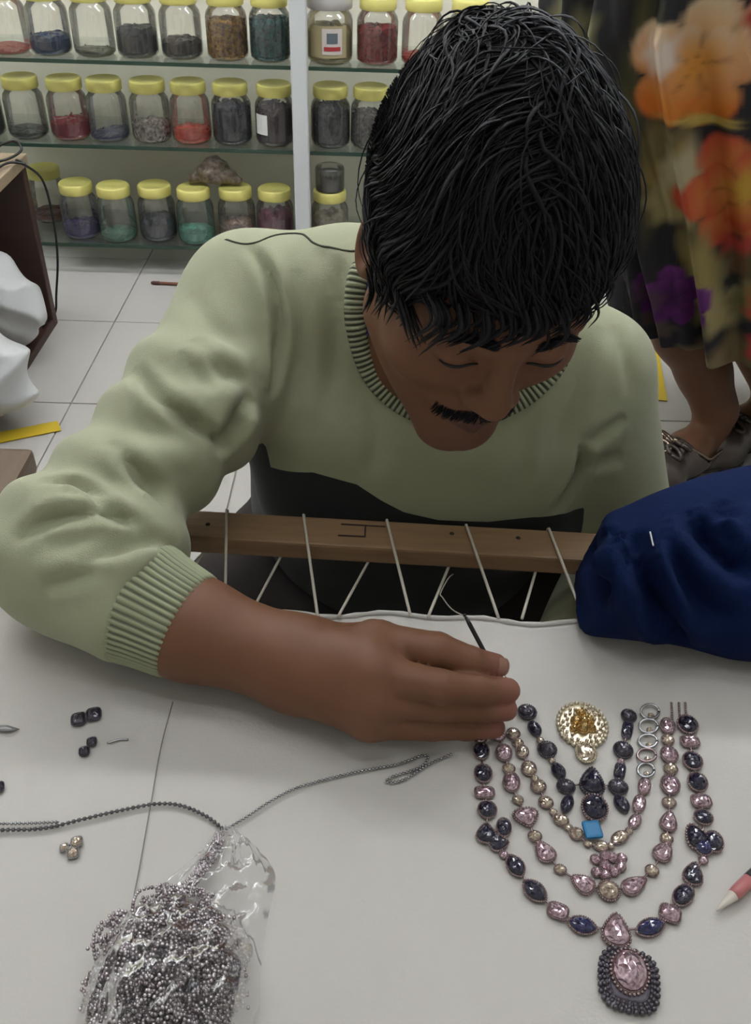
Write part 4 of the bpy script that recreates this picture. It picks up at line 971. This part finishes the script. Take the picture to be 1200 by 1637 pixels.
for s in range(steps):
    path.append(P.copy()); rel = P-crown; frontness = np.clip((P[:, 1]+.03)/.10, 0, 1)
    Dv = rel/(np.linalg.norm(rel, axis=1)[:, None]+1e-6)
    Dv = Dv+np.stack([2.1*side*np.clip(P[:, 2]/.09, 0, 1)*(1-.35*frontness), .35*frontness, -.30*np.ones(ns)], 1)
    Dv = Dv+.75*np.stack([np.sin(P[:, 1]*60+P[:, 2]*35+.6), np.sin(P[:, 0]*52+P[:, 2]*44), np.sin(P[:, 0]*48+P[:, 1]*41)], 1)
    Dv = Dv+jit; g = (P-HC)/HRD**2; g /= np.linalg.norm(g, axis=1)[:, None]; Dv = Dv-g*(Dv*g).sum(1)[:, None]; Dv /= np.linalg.norm(Dv, axis=1)[:, None]
    t = s/(steps-1); P = P+Dv*(.0072*lenf)[:, None]
    dd = smooth_d(P.astype(f32)); target = .001+.006*lift*math.sin(math.pi*min(1, t*1.15))+.004*lift*t
    P = P-g*(dd-target)[:, None]; P = P.astype(f32)
path = np.stack(path, 1).astype(float)
low = path[:, -1, 2] < np.minimum(hairline(path[:, -1]), .02)-.05+.016*r_.random(ns)
path = path[~low]; ns = len(path); W = path.reshape(-1, 3)@HM.T+HO; W = W.reshape(ns, steps, 3)
def strands(W, r0, tip=.15, n=3):
    ns, st, _ = W.shape; T = np.gradient(W, axis=1); T /= np.linalg.norm(T, axis=2)[..., None]+1e-9
    ref = W-HO; A = np.cross(T, ref); A /= np.linalg.norm(A, axis=2)[..., None]+1e-9; Bv = np.cross(T, A)
    tt = np.linspace(0, 1, st); rad = r0[:, None]*(np.minimum(1, .5+tt*3))*(1-(1-tip)*np.clip((tt-.45)/.55, 0, 1)**1.3)
    VV = np.stack([W+rad[..., None]*(A*math.cos(2*math.pi*k/n)+Bv*.6*math.sin(2*math.pi*k/n)) for k in range(n)], 2).reshape(-1, 3)
    base = (np.arange(ns)[:, None, None]*st+np.arange(st-1)[None, :, None])*n; k = np.arange(n)[None, None]; k2 = (k+1) % n
    FF = np.stack([base+k, base+k2, base+n+k2, base+n+k], -1).reshape(-1, 4); return VV, FF
VV, FF = strands(W, .0006+.0012*r_.random(ns)**2); st_o = mk('hair_strands', VV, FF, m_hair2, hair); st_o['kind'] = 'stuff'
# fringe locks falling over the brow
fr_px = [((640, 455), (655, 505), (672, 545)), ((690, 470), (706, 515), (668, 548)), ((735, 480), (738, 525), (700, 545)), ((775, 490), (776, 532), (738, 552)), ((815, 492), (818, 535), (780, 556)), ((855, 488), (860, 528), (828, 548)),
         ((890, 480), (902, 520), (874, 542)), ((925, 460), (940, 500), (918, 525)), ((615, 440), (622, 475), (606, 505)), ((600, 420), (606, 460), (598, 492)), ((950, 440), (975, 485), (962, 508)), ((640, 455), (640, 490), (628, 500))]
head_w = lambda p: head_sdf(tol(p))
hh = lambda p: np.minimum(head_sdf(tol(p))-.006, hair_w(p))
lock = []
for tri in fr_px:
    Pm = march(hh, tri)
    if len(on_surf(hh, Pm)) < 3: continue
    Pm = np.array([Pm[0], Pm[1]+(CAM-Pm[1])*.01, Pm[2]+(CAM-Pm[2])*.004])
    for k in range(9):
        j = r_.normal(size=3)*.0035; S_ = spline(Pm+j*np.array([[1], [1.0], [1.3]]), steps); lock.append(S_)
VV, FF = strands(np.array(lock), .0012+.0008*r_.random(len(lock)), .1); mk('fringe', VV, FF, m_hair2, hair)['kind'] = 'stuff'
# brows and moustache: short hairs on the skin
def tuft(name, roots, dirs, ln, rr, parent):
    Wt = []; roots = project(lambda p: head_sdf(p.astype(f32)), np.array(roots), 3)
    for q, d in zip(roots, dirs):
        d = d/np.linalg.norm(d); S_ = [q+d*ln*t+np.array([0, .0012*math.sin(t*2), 0]) for t in np.linspace(0, 1, 5)]; Wt.append(tow(np.array(S_)))
    VV, FF = strands(np.array(Wt), np.full(len(Wt), rr), .2); o = mk(name, VV, FF, m_hair2, parent); o['kind'] = 'stuff'; return o
for s in (-1, 1):
    ro = []; di = []
    for k in range(150):
        t = r_.random(); w_ = (r_.random()-.5)*(.007*(1-.55*t)); ro.append((s*(.011+.025*t), .090-.013*t*t, .0185+.006*math.sin(t*2.4)-.004*t+w_)); di.append(np.array([s*(.6+.4*t), 0.12, .45*(1-t)-.25*t]))
    tuft('eyebrow', ro, di, .008, .0006, man)
ro = []; di = []
for k in range(360):
    t = r_.random()*2-1; w_ = r_.random(); ro.append((t*.031, .097-.014*t*t, -.0555-.0055*w_-.006*abs(t)**1.5)); di.append(np.array([np.sign(t)*(.3+.5*abs(t)), .25, -.8]))
tuft('moustache', ro, di, .006, .00065, man)
m_eye = mat('eye_white', (176, 168, 160), .2, coat=.5); m_iris = mat('iris', (24, 16, 12), .15); m_lash = mat('lash', (14, 12, 12), .6)
for s in (-1, 1):
    c_ = np.array([s*.032, .0762, -.0062]); bm = bmesh.new(); bmesh.ops.create_uvsphere(bm, u_segments=20, v_segments=12, radius=.0118)
    ev = tow(np.array([tuple(v.co) for v in bm.verts])+c_); ef = [[v.index for v in f.verts] for f in bm.faces]; bm.free()
    eb = mk('eyeball', ev, ef, m_eye, man)
    gd = np.array([0, .62, -.78]); cI = c_+gd*.0106; a1 = np.array([1., 0, 0]); a2 = np.cross(gd, a1)
    mk('iris', [tow(cI+gd*.0012)]+[tow(cI+.0052*(a1*math.cos(t)+a2*math.sin(t))) for t in np.linspace(0, 2*math.pi, 16, endpoint=False)], [(0, 1+i, 1+(i+1) % 16) for i in range(16)], m_iris, eb)
    ls = [tow(project(lambda p: head_sdf(p.astype(f32)), np.array([[s*(.032+.014*t), .094-.004*t*t-.004*max(0, t), -.0105+.003*(t*t)]]), 3)[0]+np.array([0, .0005, 0])) for t in np.linspace(-1, 1, 12)]
    tube('eyelash_line', ls, [.0007+.0007*math.sin(math.pi*i/11) for i in range(12)], m_lash, man, 6)

# ------------------------------------------------------------------ needle and thread in his hand
a = PZ(744, 986, .078); b = PZ(776, 1046, .058); b2 = PZ(800, 1088, .045)
nd = empty('needle', b2, 'dark steel needle held between thumb and index finger', 'needle')
tube('needle_shaft', spline([a, b, b2], 12), [.0010]+[.0016]*8+[.0012, .0009, .0004], mat('needle_steel', (60, 56, 58), .3, metal=.8), nd, 8)
tube('needle_eye', [a+(a-b)*.02, a+(a-b)*.08], [.0014, .0009], MATS['needle_steel'], nd, 8)
tag(tube('sewing_thread', spline([a, PZ(722, 974, .07), PZ(707, 955, .05), PZ(704, 948, .03), PZ(716, 925, .010), PZ(724, 918, -.004)], 24), .0005, mat('pale_thread', (150, 142, 130), .7)), 'thin pale thread trailing from the needle toward the rail', 'thread')

# ================================================================== SEATED PERSON IN A FLORAL DRESS (right, behind)
AK = PY(1116, 668, 1.185); SH = PY(1098, 520, 1.20); HEEL = PZ(1150, 716, FL); TOE = PZ(1003, 800, FL); fd = (TOE-HEEL)/np.linalg.norm(TOE-HEEL); sd = np.array([-fd[1], fd[0], 0])
AK2 = PY(1222, 668, 1.27); SH2 = PY(1200, 520, 1.28)
BALL = HEEL+fd*.155
AK = HEEL+fd*.045+np.array([0, 0, .085])
SH = np.array([PY(1096, 530, AK[1]+.01)[0], AK[1]+.01, PY(1096, 530, AK[1]+.01)[2]]); KN = SH+(SH-AK)*.6+np.array([.05, .05, 0])
def foot(p, hl, off=0.0):
    d = chain(p, [hl+[0, 0, .030]+fd*.028, hl+fd*.10+[0, 0, .034], hl+fd*.165+[0, 0, .021], hl+fd*.205+[0, 0, .016]], [.028+off, .029+off, .024+off, .017+off], .02)
    d = smin(d, rcone(p, hl+fd*.165+sd*.012+[0, 0, .019], hl+fd*.165-sd*.014+[0, 0, .019], .021+off, .021+off), .02); return d
H2 = np.array([AK2[0], AK2[1], FL])+fd*-.045
def wbody(p):
    p = p.astype(f32); d = chain(p, [AK, (AK+SH)/2+[.004, .004, 0], SH, KN], [.033, .036, .044, .055], .02); d = smin(d, foot(p, HEEL), .03)
    d2 = chain(p, [H2+fd*.045+[0, 0, .085], SH2, SH2+(KN-SH)], [.033, .044, .055], .02); return smin(d, smin(d2, foot(p, H2), .03), .004)
V, Fc = surf(wbody, (.28, .98, FL), (.80, 1.45, .2), .0042)
wm = mk('person', V, Fc, mat('skin_leg', (120, 84, 62), .5, noise=.15, nscale=30, spec=.3), None, True, (.55, 1.22, FL)); tag(wm, 'person in a dark floral dress behind the man, bare leg and metallic shoe showing', 'person')
m_shoe = mat('metallic_leather', (98, 88, 82), .32, metal=.5, noise=.4, nscale=40, bump=.2, bscale=120); m_sole = mat('shoe_sole', (48, 42, 40), .7); m_trim = mat('shoe_trim', (150, 132, 118), .25, metal=.8)
for k, hl in enumerate((HEEL, H2)):
    rel = lambda p, hl=hl: ((p-hl)@fd, (p-hl)@sd, p[:, 2]-FL)
    def shoe(p, hl=hl):
        p = p.astype(f32); u, v, z = rel(p, hl); d = smax(foot(p, hl, .005), -foot(p, hl, .001), .001)
        topz = np.interp(u, [-.03, .0, .05, .095, .115, .13, .25], [.068, .062, .034, .032, .05, .09, .09]).astype(f32)
        d = smax(d, z-topz, .003); return smax(d, -(z-.006), .002)
    lo = np.minimum(hl, hl+fd*.23)-.06; hi = np.maximum(hl, hl+fd*.23)+.06; hi[2] = FL+.1; lo[2] = FL-.01
    v, f = surf(shoe, lo, hi, .0022); so = mk('shoe', v, f, m_shoe, wm); tag(so, 'metallic grey-brown slip-on shoe with a bow')
    def sole(p, hl=hl): p = p.astype(f32); u, v_, z = rel(p, hl); return smax(smax(foot(p, hl, .008)-.000, z-.008, .001), -(z-.0008), .001)
    v, f = surf(sole, lo, hi, .003); mk('sole', v, f, m_sole, so)
    # top-line piping and bow
    pts = []
    for t in np.linspace(0, 2*math.pi, 60, endpoint=True):
        u = .058+.070*math.cos(t); w_ = .032*math.sin(t); z = np.interp(u, [-.03, .0, .05, .095, .13], [.066, .060, .036, .036, .060])
        q = hl+fd*u+sd*w_+np.array([0, 0, z]); pts.append(project(lambda p: foot(p.astype(f32), hl, .0055), q[None], 2)[0]*.8+q*.2)
    tube('topline_piping', pts, .0022, m_trim, so, 6)
    bc = hl+fd*.137+np.array([0, 0, .060])
    for j, (du, dv) in enumerate(((.0, .014), (.0, -.014), (.014, .010), (.014, -.010))):
        lp = [bc+fd*(du+.006*math.cos(t))+sd*(dv+.012*math.sin(t))+np.array([0, 0, .006+.005*math.cos(t+j)-du*.5]) for t in np.linspace(0, 2*math.pi, 16)]
        tube('bow_loop', lp, .0034, m_trim if j % 2 else m_shoe, so, 6)
    bv, bf = beads([bc+[0, 0, .008]], [.006]); mk('bow_knot', bv, bf, m_trim, so)
# dress: draped skirt, print painted on the cloth
na, nz = 330, 230; zs = np.linspace(-.155, .62, nz); V = np.zeros((nz, na, 3)); th = np.linspace(0, 2*math.pi, na, endpoint=False)
for i, z in enumerate(zs):
    xl = np.interp(z, [-.155, -.05, .1, .32, .62], [.362, .335, .29, .20, .19]); xr = np.interp(z, [-.155, .3, .62], [.86, .92, .90]); cx, hw = (xl+xr)/2, (xr-xl)/2
    hd_ = np.interp(z, [-.155, .2, .45, .62], [.145, .165, .19, .14]); cy = 1.255
    fld = .014*np.sin(th*17+1.5*np.sin(z*7))+.010*np.sin(th*29+z*9)
    fld = fld*np.interp(z, [-.155, .62], [1.1, .45])
    c_, s_ = np.cos(th), np.sin(th); e_ = .62
    V[i, :, 0] = cx+(hw+fld)*np.sign(c_)*np.abs(c_)**e_; V[i, :, 1] = cy+(hd_+fld)*np.sign(s_)*np.abs(s_)**e_
    V[i, :, 2] = z+(.006*np.sin(th*5+1)+np.interp(cx+hw*np.sign(c_)*np.abs(c_)**e_, [.36, .50, .60], [.098, .090, .01]))*(1-i/nz)**3
Vf = V.reshape(-1, 3); Fc = [(i*na+j, i*na+(j+1) % na, (i+1)*na+(j+1) % na, (i+1)*na+j) for i in range(nz-1) for j in range(na)]; Fc.append(tuple((nz-1)*na+j for j in range(na)))
dress = mk('dress', Vf, Fc, mat('floral_cloth', (40, 38, 42), .8, attr='col', bump=.1, bscale=300), wm); tag(dress, 'dark dress printed with orange, red and purple flowers')
dress.modifiers.new('thick', 'SOLIDIFY').thickness = .0015
cols = np.tile(L3((38, 36, 40)), (len(Vf), 1)); r_ = np.random.default_rng(9)
def on_dress(x, y):
    Y = 1.09
    for _ in range(6):
        q = PY(x, y, Y); k = np.argmin((Vf[:, 0]-q[0])**2+(Vf[:, 2]-q[2])**2+(Vf[:, 1] > 1.28)*9); Y = Vf[k, 1]
    return PY(x, y, Y)
def blob(x, y, rx, ry, ang, c, soft=.55, w_=1.0, wob=.15):
    global cols
    q = on_dress(x, y); k = math.radians(ang); s = .00083*np.linalg.norm(q-CAM)/1.22; dx = Vf[:, 0]-q[0]; dz = Vf[:, 2]-q[2]
    u = (dx*math.cos(k)-dz*math.sin(k))/(rx*s); v = (dx*math.sin(k)+dz*math.cos(k))/(ry*s); rr = np.hypot(u, v)*(1+wob*np.sin(np.arctan2(v, u)*5+x))
    wt = np.clip((1-rr)/soft, 0, 1)*w_*(Vf[:, 1] < 1.30); cols = cols*(1-wt[:, None])+L3(c)*wt[:, None]
OL, CRM, ORG, DOR, YEL, REDC, CORAL = (112, 100, 62), (206, 188, 158), (214, 132, 46), (190, 88, 32), (196, 168, 86), (184, 52, 44), (206, 96, 72)
for a_ in ((1022, 60, 16, 130, 0, (88, 84, 50)), (905, 30, 22, 40, 10, (128, 124, 92)), (1000, 140, 20, 70, -10, (64, 62, 38)), (1012, 210, 18, 80, -14, (92, 84, 50)), (1025, 320, 22, 60, -10, (70, 66, 40))): blob(*a_, soft=.7)
def flower(x, y, R, n, c_out, c_low, c_in, rot=0.0, k_in=.35):
    """a printed bloom: overlapping petals shaded from heart to rim"""
    global cols
    q = on_dress(x, y); s = .00083*np.linalg.norm(q-CAM)/1.22; u = (Vf[:, 0]-q[0])/(R*s); v = (Vf[:, 2]-q[2])/(R*s); r = np.hypot(u, v); th_ = np.arctan2(v, u)
    for lay, (sc, ro) in enumerate(((1.0, rot), (.66, rot+math.pi/n))):
        ph_ = n*(th_-ro)/2; lobe = sc*(.70+.30*np.abs(np.cos(ph_))**.6); t = np.clip(r/sc, 0, 1); low = np.clip(.5-v*.9, 0, 1)[:, None]
        rim = L3(c_out)*(1-low)+L3(c_low)*low; c = L3(c_in)*(1-t[:, None]**1.4)+rim*t[:, None]**1.4; c = c*(.62+.38*np.clip(np.abs(np.cos(ph_))*2.2, 0, 1))[:, None]
        wt = np.clip((lobe-r)/.10, 0, 1)*(Vf[:, 1] < 1.30); cols = cols*(1-wt[:, None])+c*wt[:, None]
flower(1170, 70, 62, 5, (226, 200, 168), (216, 150, 70), (200, 120, 40), .8)
flower(1112, 105, 92, 5, (224, 204, 174), (206, 104, 30), (222, 150, 56), .3)
blob(1062, 92, 24, 34, 0, (230, 212, 198)); blob(1120, 190, 60, 10, 0, YEL)
for a_ in ((1062, 270, 42, 84, -10, (136, 116, 66)), (1098, 285, 40, 60, -14, (178, 166, 132)), (1070, 330, 40, 36, 0, (160, 148, 102)), (1050, 235, 20, 40, 0, OL)): blob(*a_, soft=.5)
flower(1192, 310, 96, 6, (198, 66, 52), (184, 34, 36), (214, 150, 70), .2)
blob(1195, 300, 26, 28, 0, (206, 160, 60)); blob(1185, 400, 30, 24, 0, (186, 70, 60))
for a_ in ((1110, 400, 18, 46, -20, OL), (1130, 440, 34, 76, -25, (150, 134, 82)), (1180, 460, 44, 64, 0, (140, 132, 96)), (1150, 500, 44, 40, 20, (158, 144, 98)), (1168, 445, 14, 24, 10, (48, 46, 44)), (1190, 490, 34, 24, 0, (128, 118, 76)), (1170, 560, 50, 40, 10, (116, 100, 66)), (1130, 590, 50, 24, 0, (128, 112, 80))): blob(*a_, soft=.5)
flower(1072, 474, 52, 5, (120, 50, 132), (104, 30, 116), (60, 18, 70), .5)
blob(1040, 480, 26, 24, 0, (84, 56, 78)); blob(1052, 520, 30, 16, 10, (84, 70, 62))
for k in range(70):   # the print goes on round the skirt
    q = r_.random(2); x = 940+q[0]*900; y = -150+q[1]*760
    if x < 1215: continue
    c0 = [ORG, REDC, OL, CRM, (110, 34, 120)][k % 5]
    for j in range(4): blob(x+r_.normal()*26, y+r_.normal()*26, 34, 26, r_.random()*90, tuple(np.clip(np.array(c0)+r_.normal(size=3)*18, 5, 240)))
vcol(dress.data, cols)
# ================================================================== PERSON IN NAVY at the right edge
E0 = PZ(990, 955, .040); F1 = PZ(1200, 975, .050); U1 = PY(1215, 870, .60)
def navy(p):
    p = p.astype(f32)
    d = chain(p, [E0+[-.020, .014, -.004], E0+[.10, .002, .000], E0+[.26, -.018, .006], E0+[.5, -.01, .02]], [.038, .041, .046, .052], .03)
    up = chain(p, [E0+[-.022, .050, -.006], PY(1110, 875, .585), PY(1200, 862, .60), E0+[.36, .12, .07], E0+[.55, .22, .2]], [.034, .043, .050, .062, .07], .04)
    d = smin(d, up, .035); d = smax(d, -(p[:, 0]-(.163+.10*(p[:, 1]-.55)+.02*np.sin(p[:, 2]*30))), .012)
    return smax(d, -(p[:, 2]-.0155*np.clip((p[:, 1]-.60)/.012, 0, 1)-.003), .005)
V, Fc = surf(navy, (.12, .38, -.01), (.62, .90, .36), .0034); NN = grad(navy, V)
def nfold(px, depth, width):
    global V
    P = on_surf(navy, march(navy, px)); width = width*.75
    if len(P) < 2: return
    P = resample(spline(P, 60), .004); D_ = np.linalg.norm(V[:, None]-P[None], axis=2); d2 = D_.min(1); t = D_.argmin(1)/max(1, len(P)-1); env = np.clip(np.minimum(t, 1-t)*3.5, 0, 1)
    depth = depth*2.1; V = V+NN*((-depth*np.exp(-(d2/width)**2)+.5*depth*np.exp(-((d2-1.7*width)/width)**2))*env)[:, None]
for px, dp, wd in (([(1017, 845), (1022, 900), (1045, 960), (1085, 1025)], .012, .012), ([(1112, 815), (1125, 850), (1160, 890), (1205, 930)], .010, .014), ([(935, 868), (975, 862), (1005, 852)], .006, .009), ([(950, 870), (960, 920), (975, 960)], .006, .014), ([(1000, 870), (985, 920), (965, 955)], .005, .012), ([(1080, 880), (1120, 960), (1190, 1010)], .004, .018), ([(1060, 990), (1085, 1005), (1092, 1030)], .004, .010), ([(1045, 850), (1075, 920), (1120, 1000)], .005, .012), ([(1150, 800), (1170, 850), (1200, 880)], .005, .012)): nfold(px, dp, wd)
nv_ = mk('person', V, Fc, mat('navy_cotton', (7, 26, 66), .85, spec=.15, noise=.15, nscale=20, bump=.2, bscale=700), None, True, (.33, .56, .003)); tag(nv_, 'navy blue sleeve of a person leaning on the frame at the right edge', 'person')
snap = lambda P_: np.array([V[k]+NN[k]*.0012 for k in [np.argmin(((V-q)**2).sum(1)) for q in P_]])
tp = snap(march(navy, [(1040, 852), (1045, 862), (1049, 868), (1046, 876)])); tp2 = snap(march(navy, [(1049, 868), (1055, 878)]))
off = np.array([0, -.0003, .0004]); e = empty('lint_thread', tp[0], 'tiny white thread scrap clinging to the navy sleeve', 'thread')
tube('thread_piece', spline(tp+off, 12), .0007, mat('white_thread', (220, 218, 214), .7), e, 6); tube('thread_piece', spline(tp2+off, 6), .0007, MATS['white_thread'], e, 6)
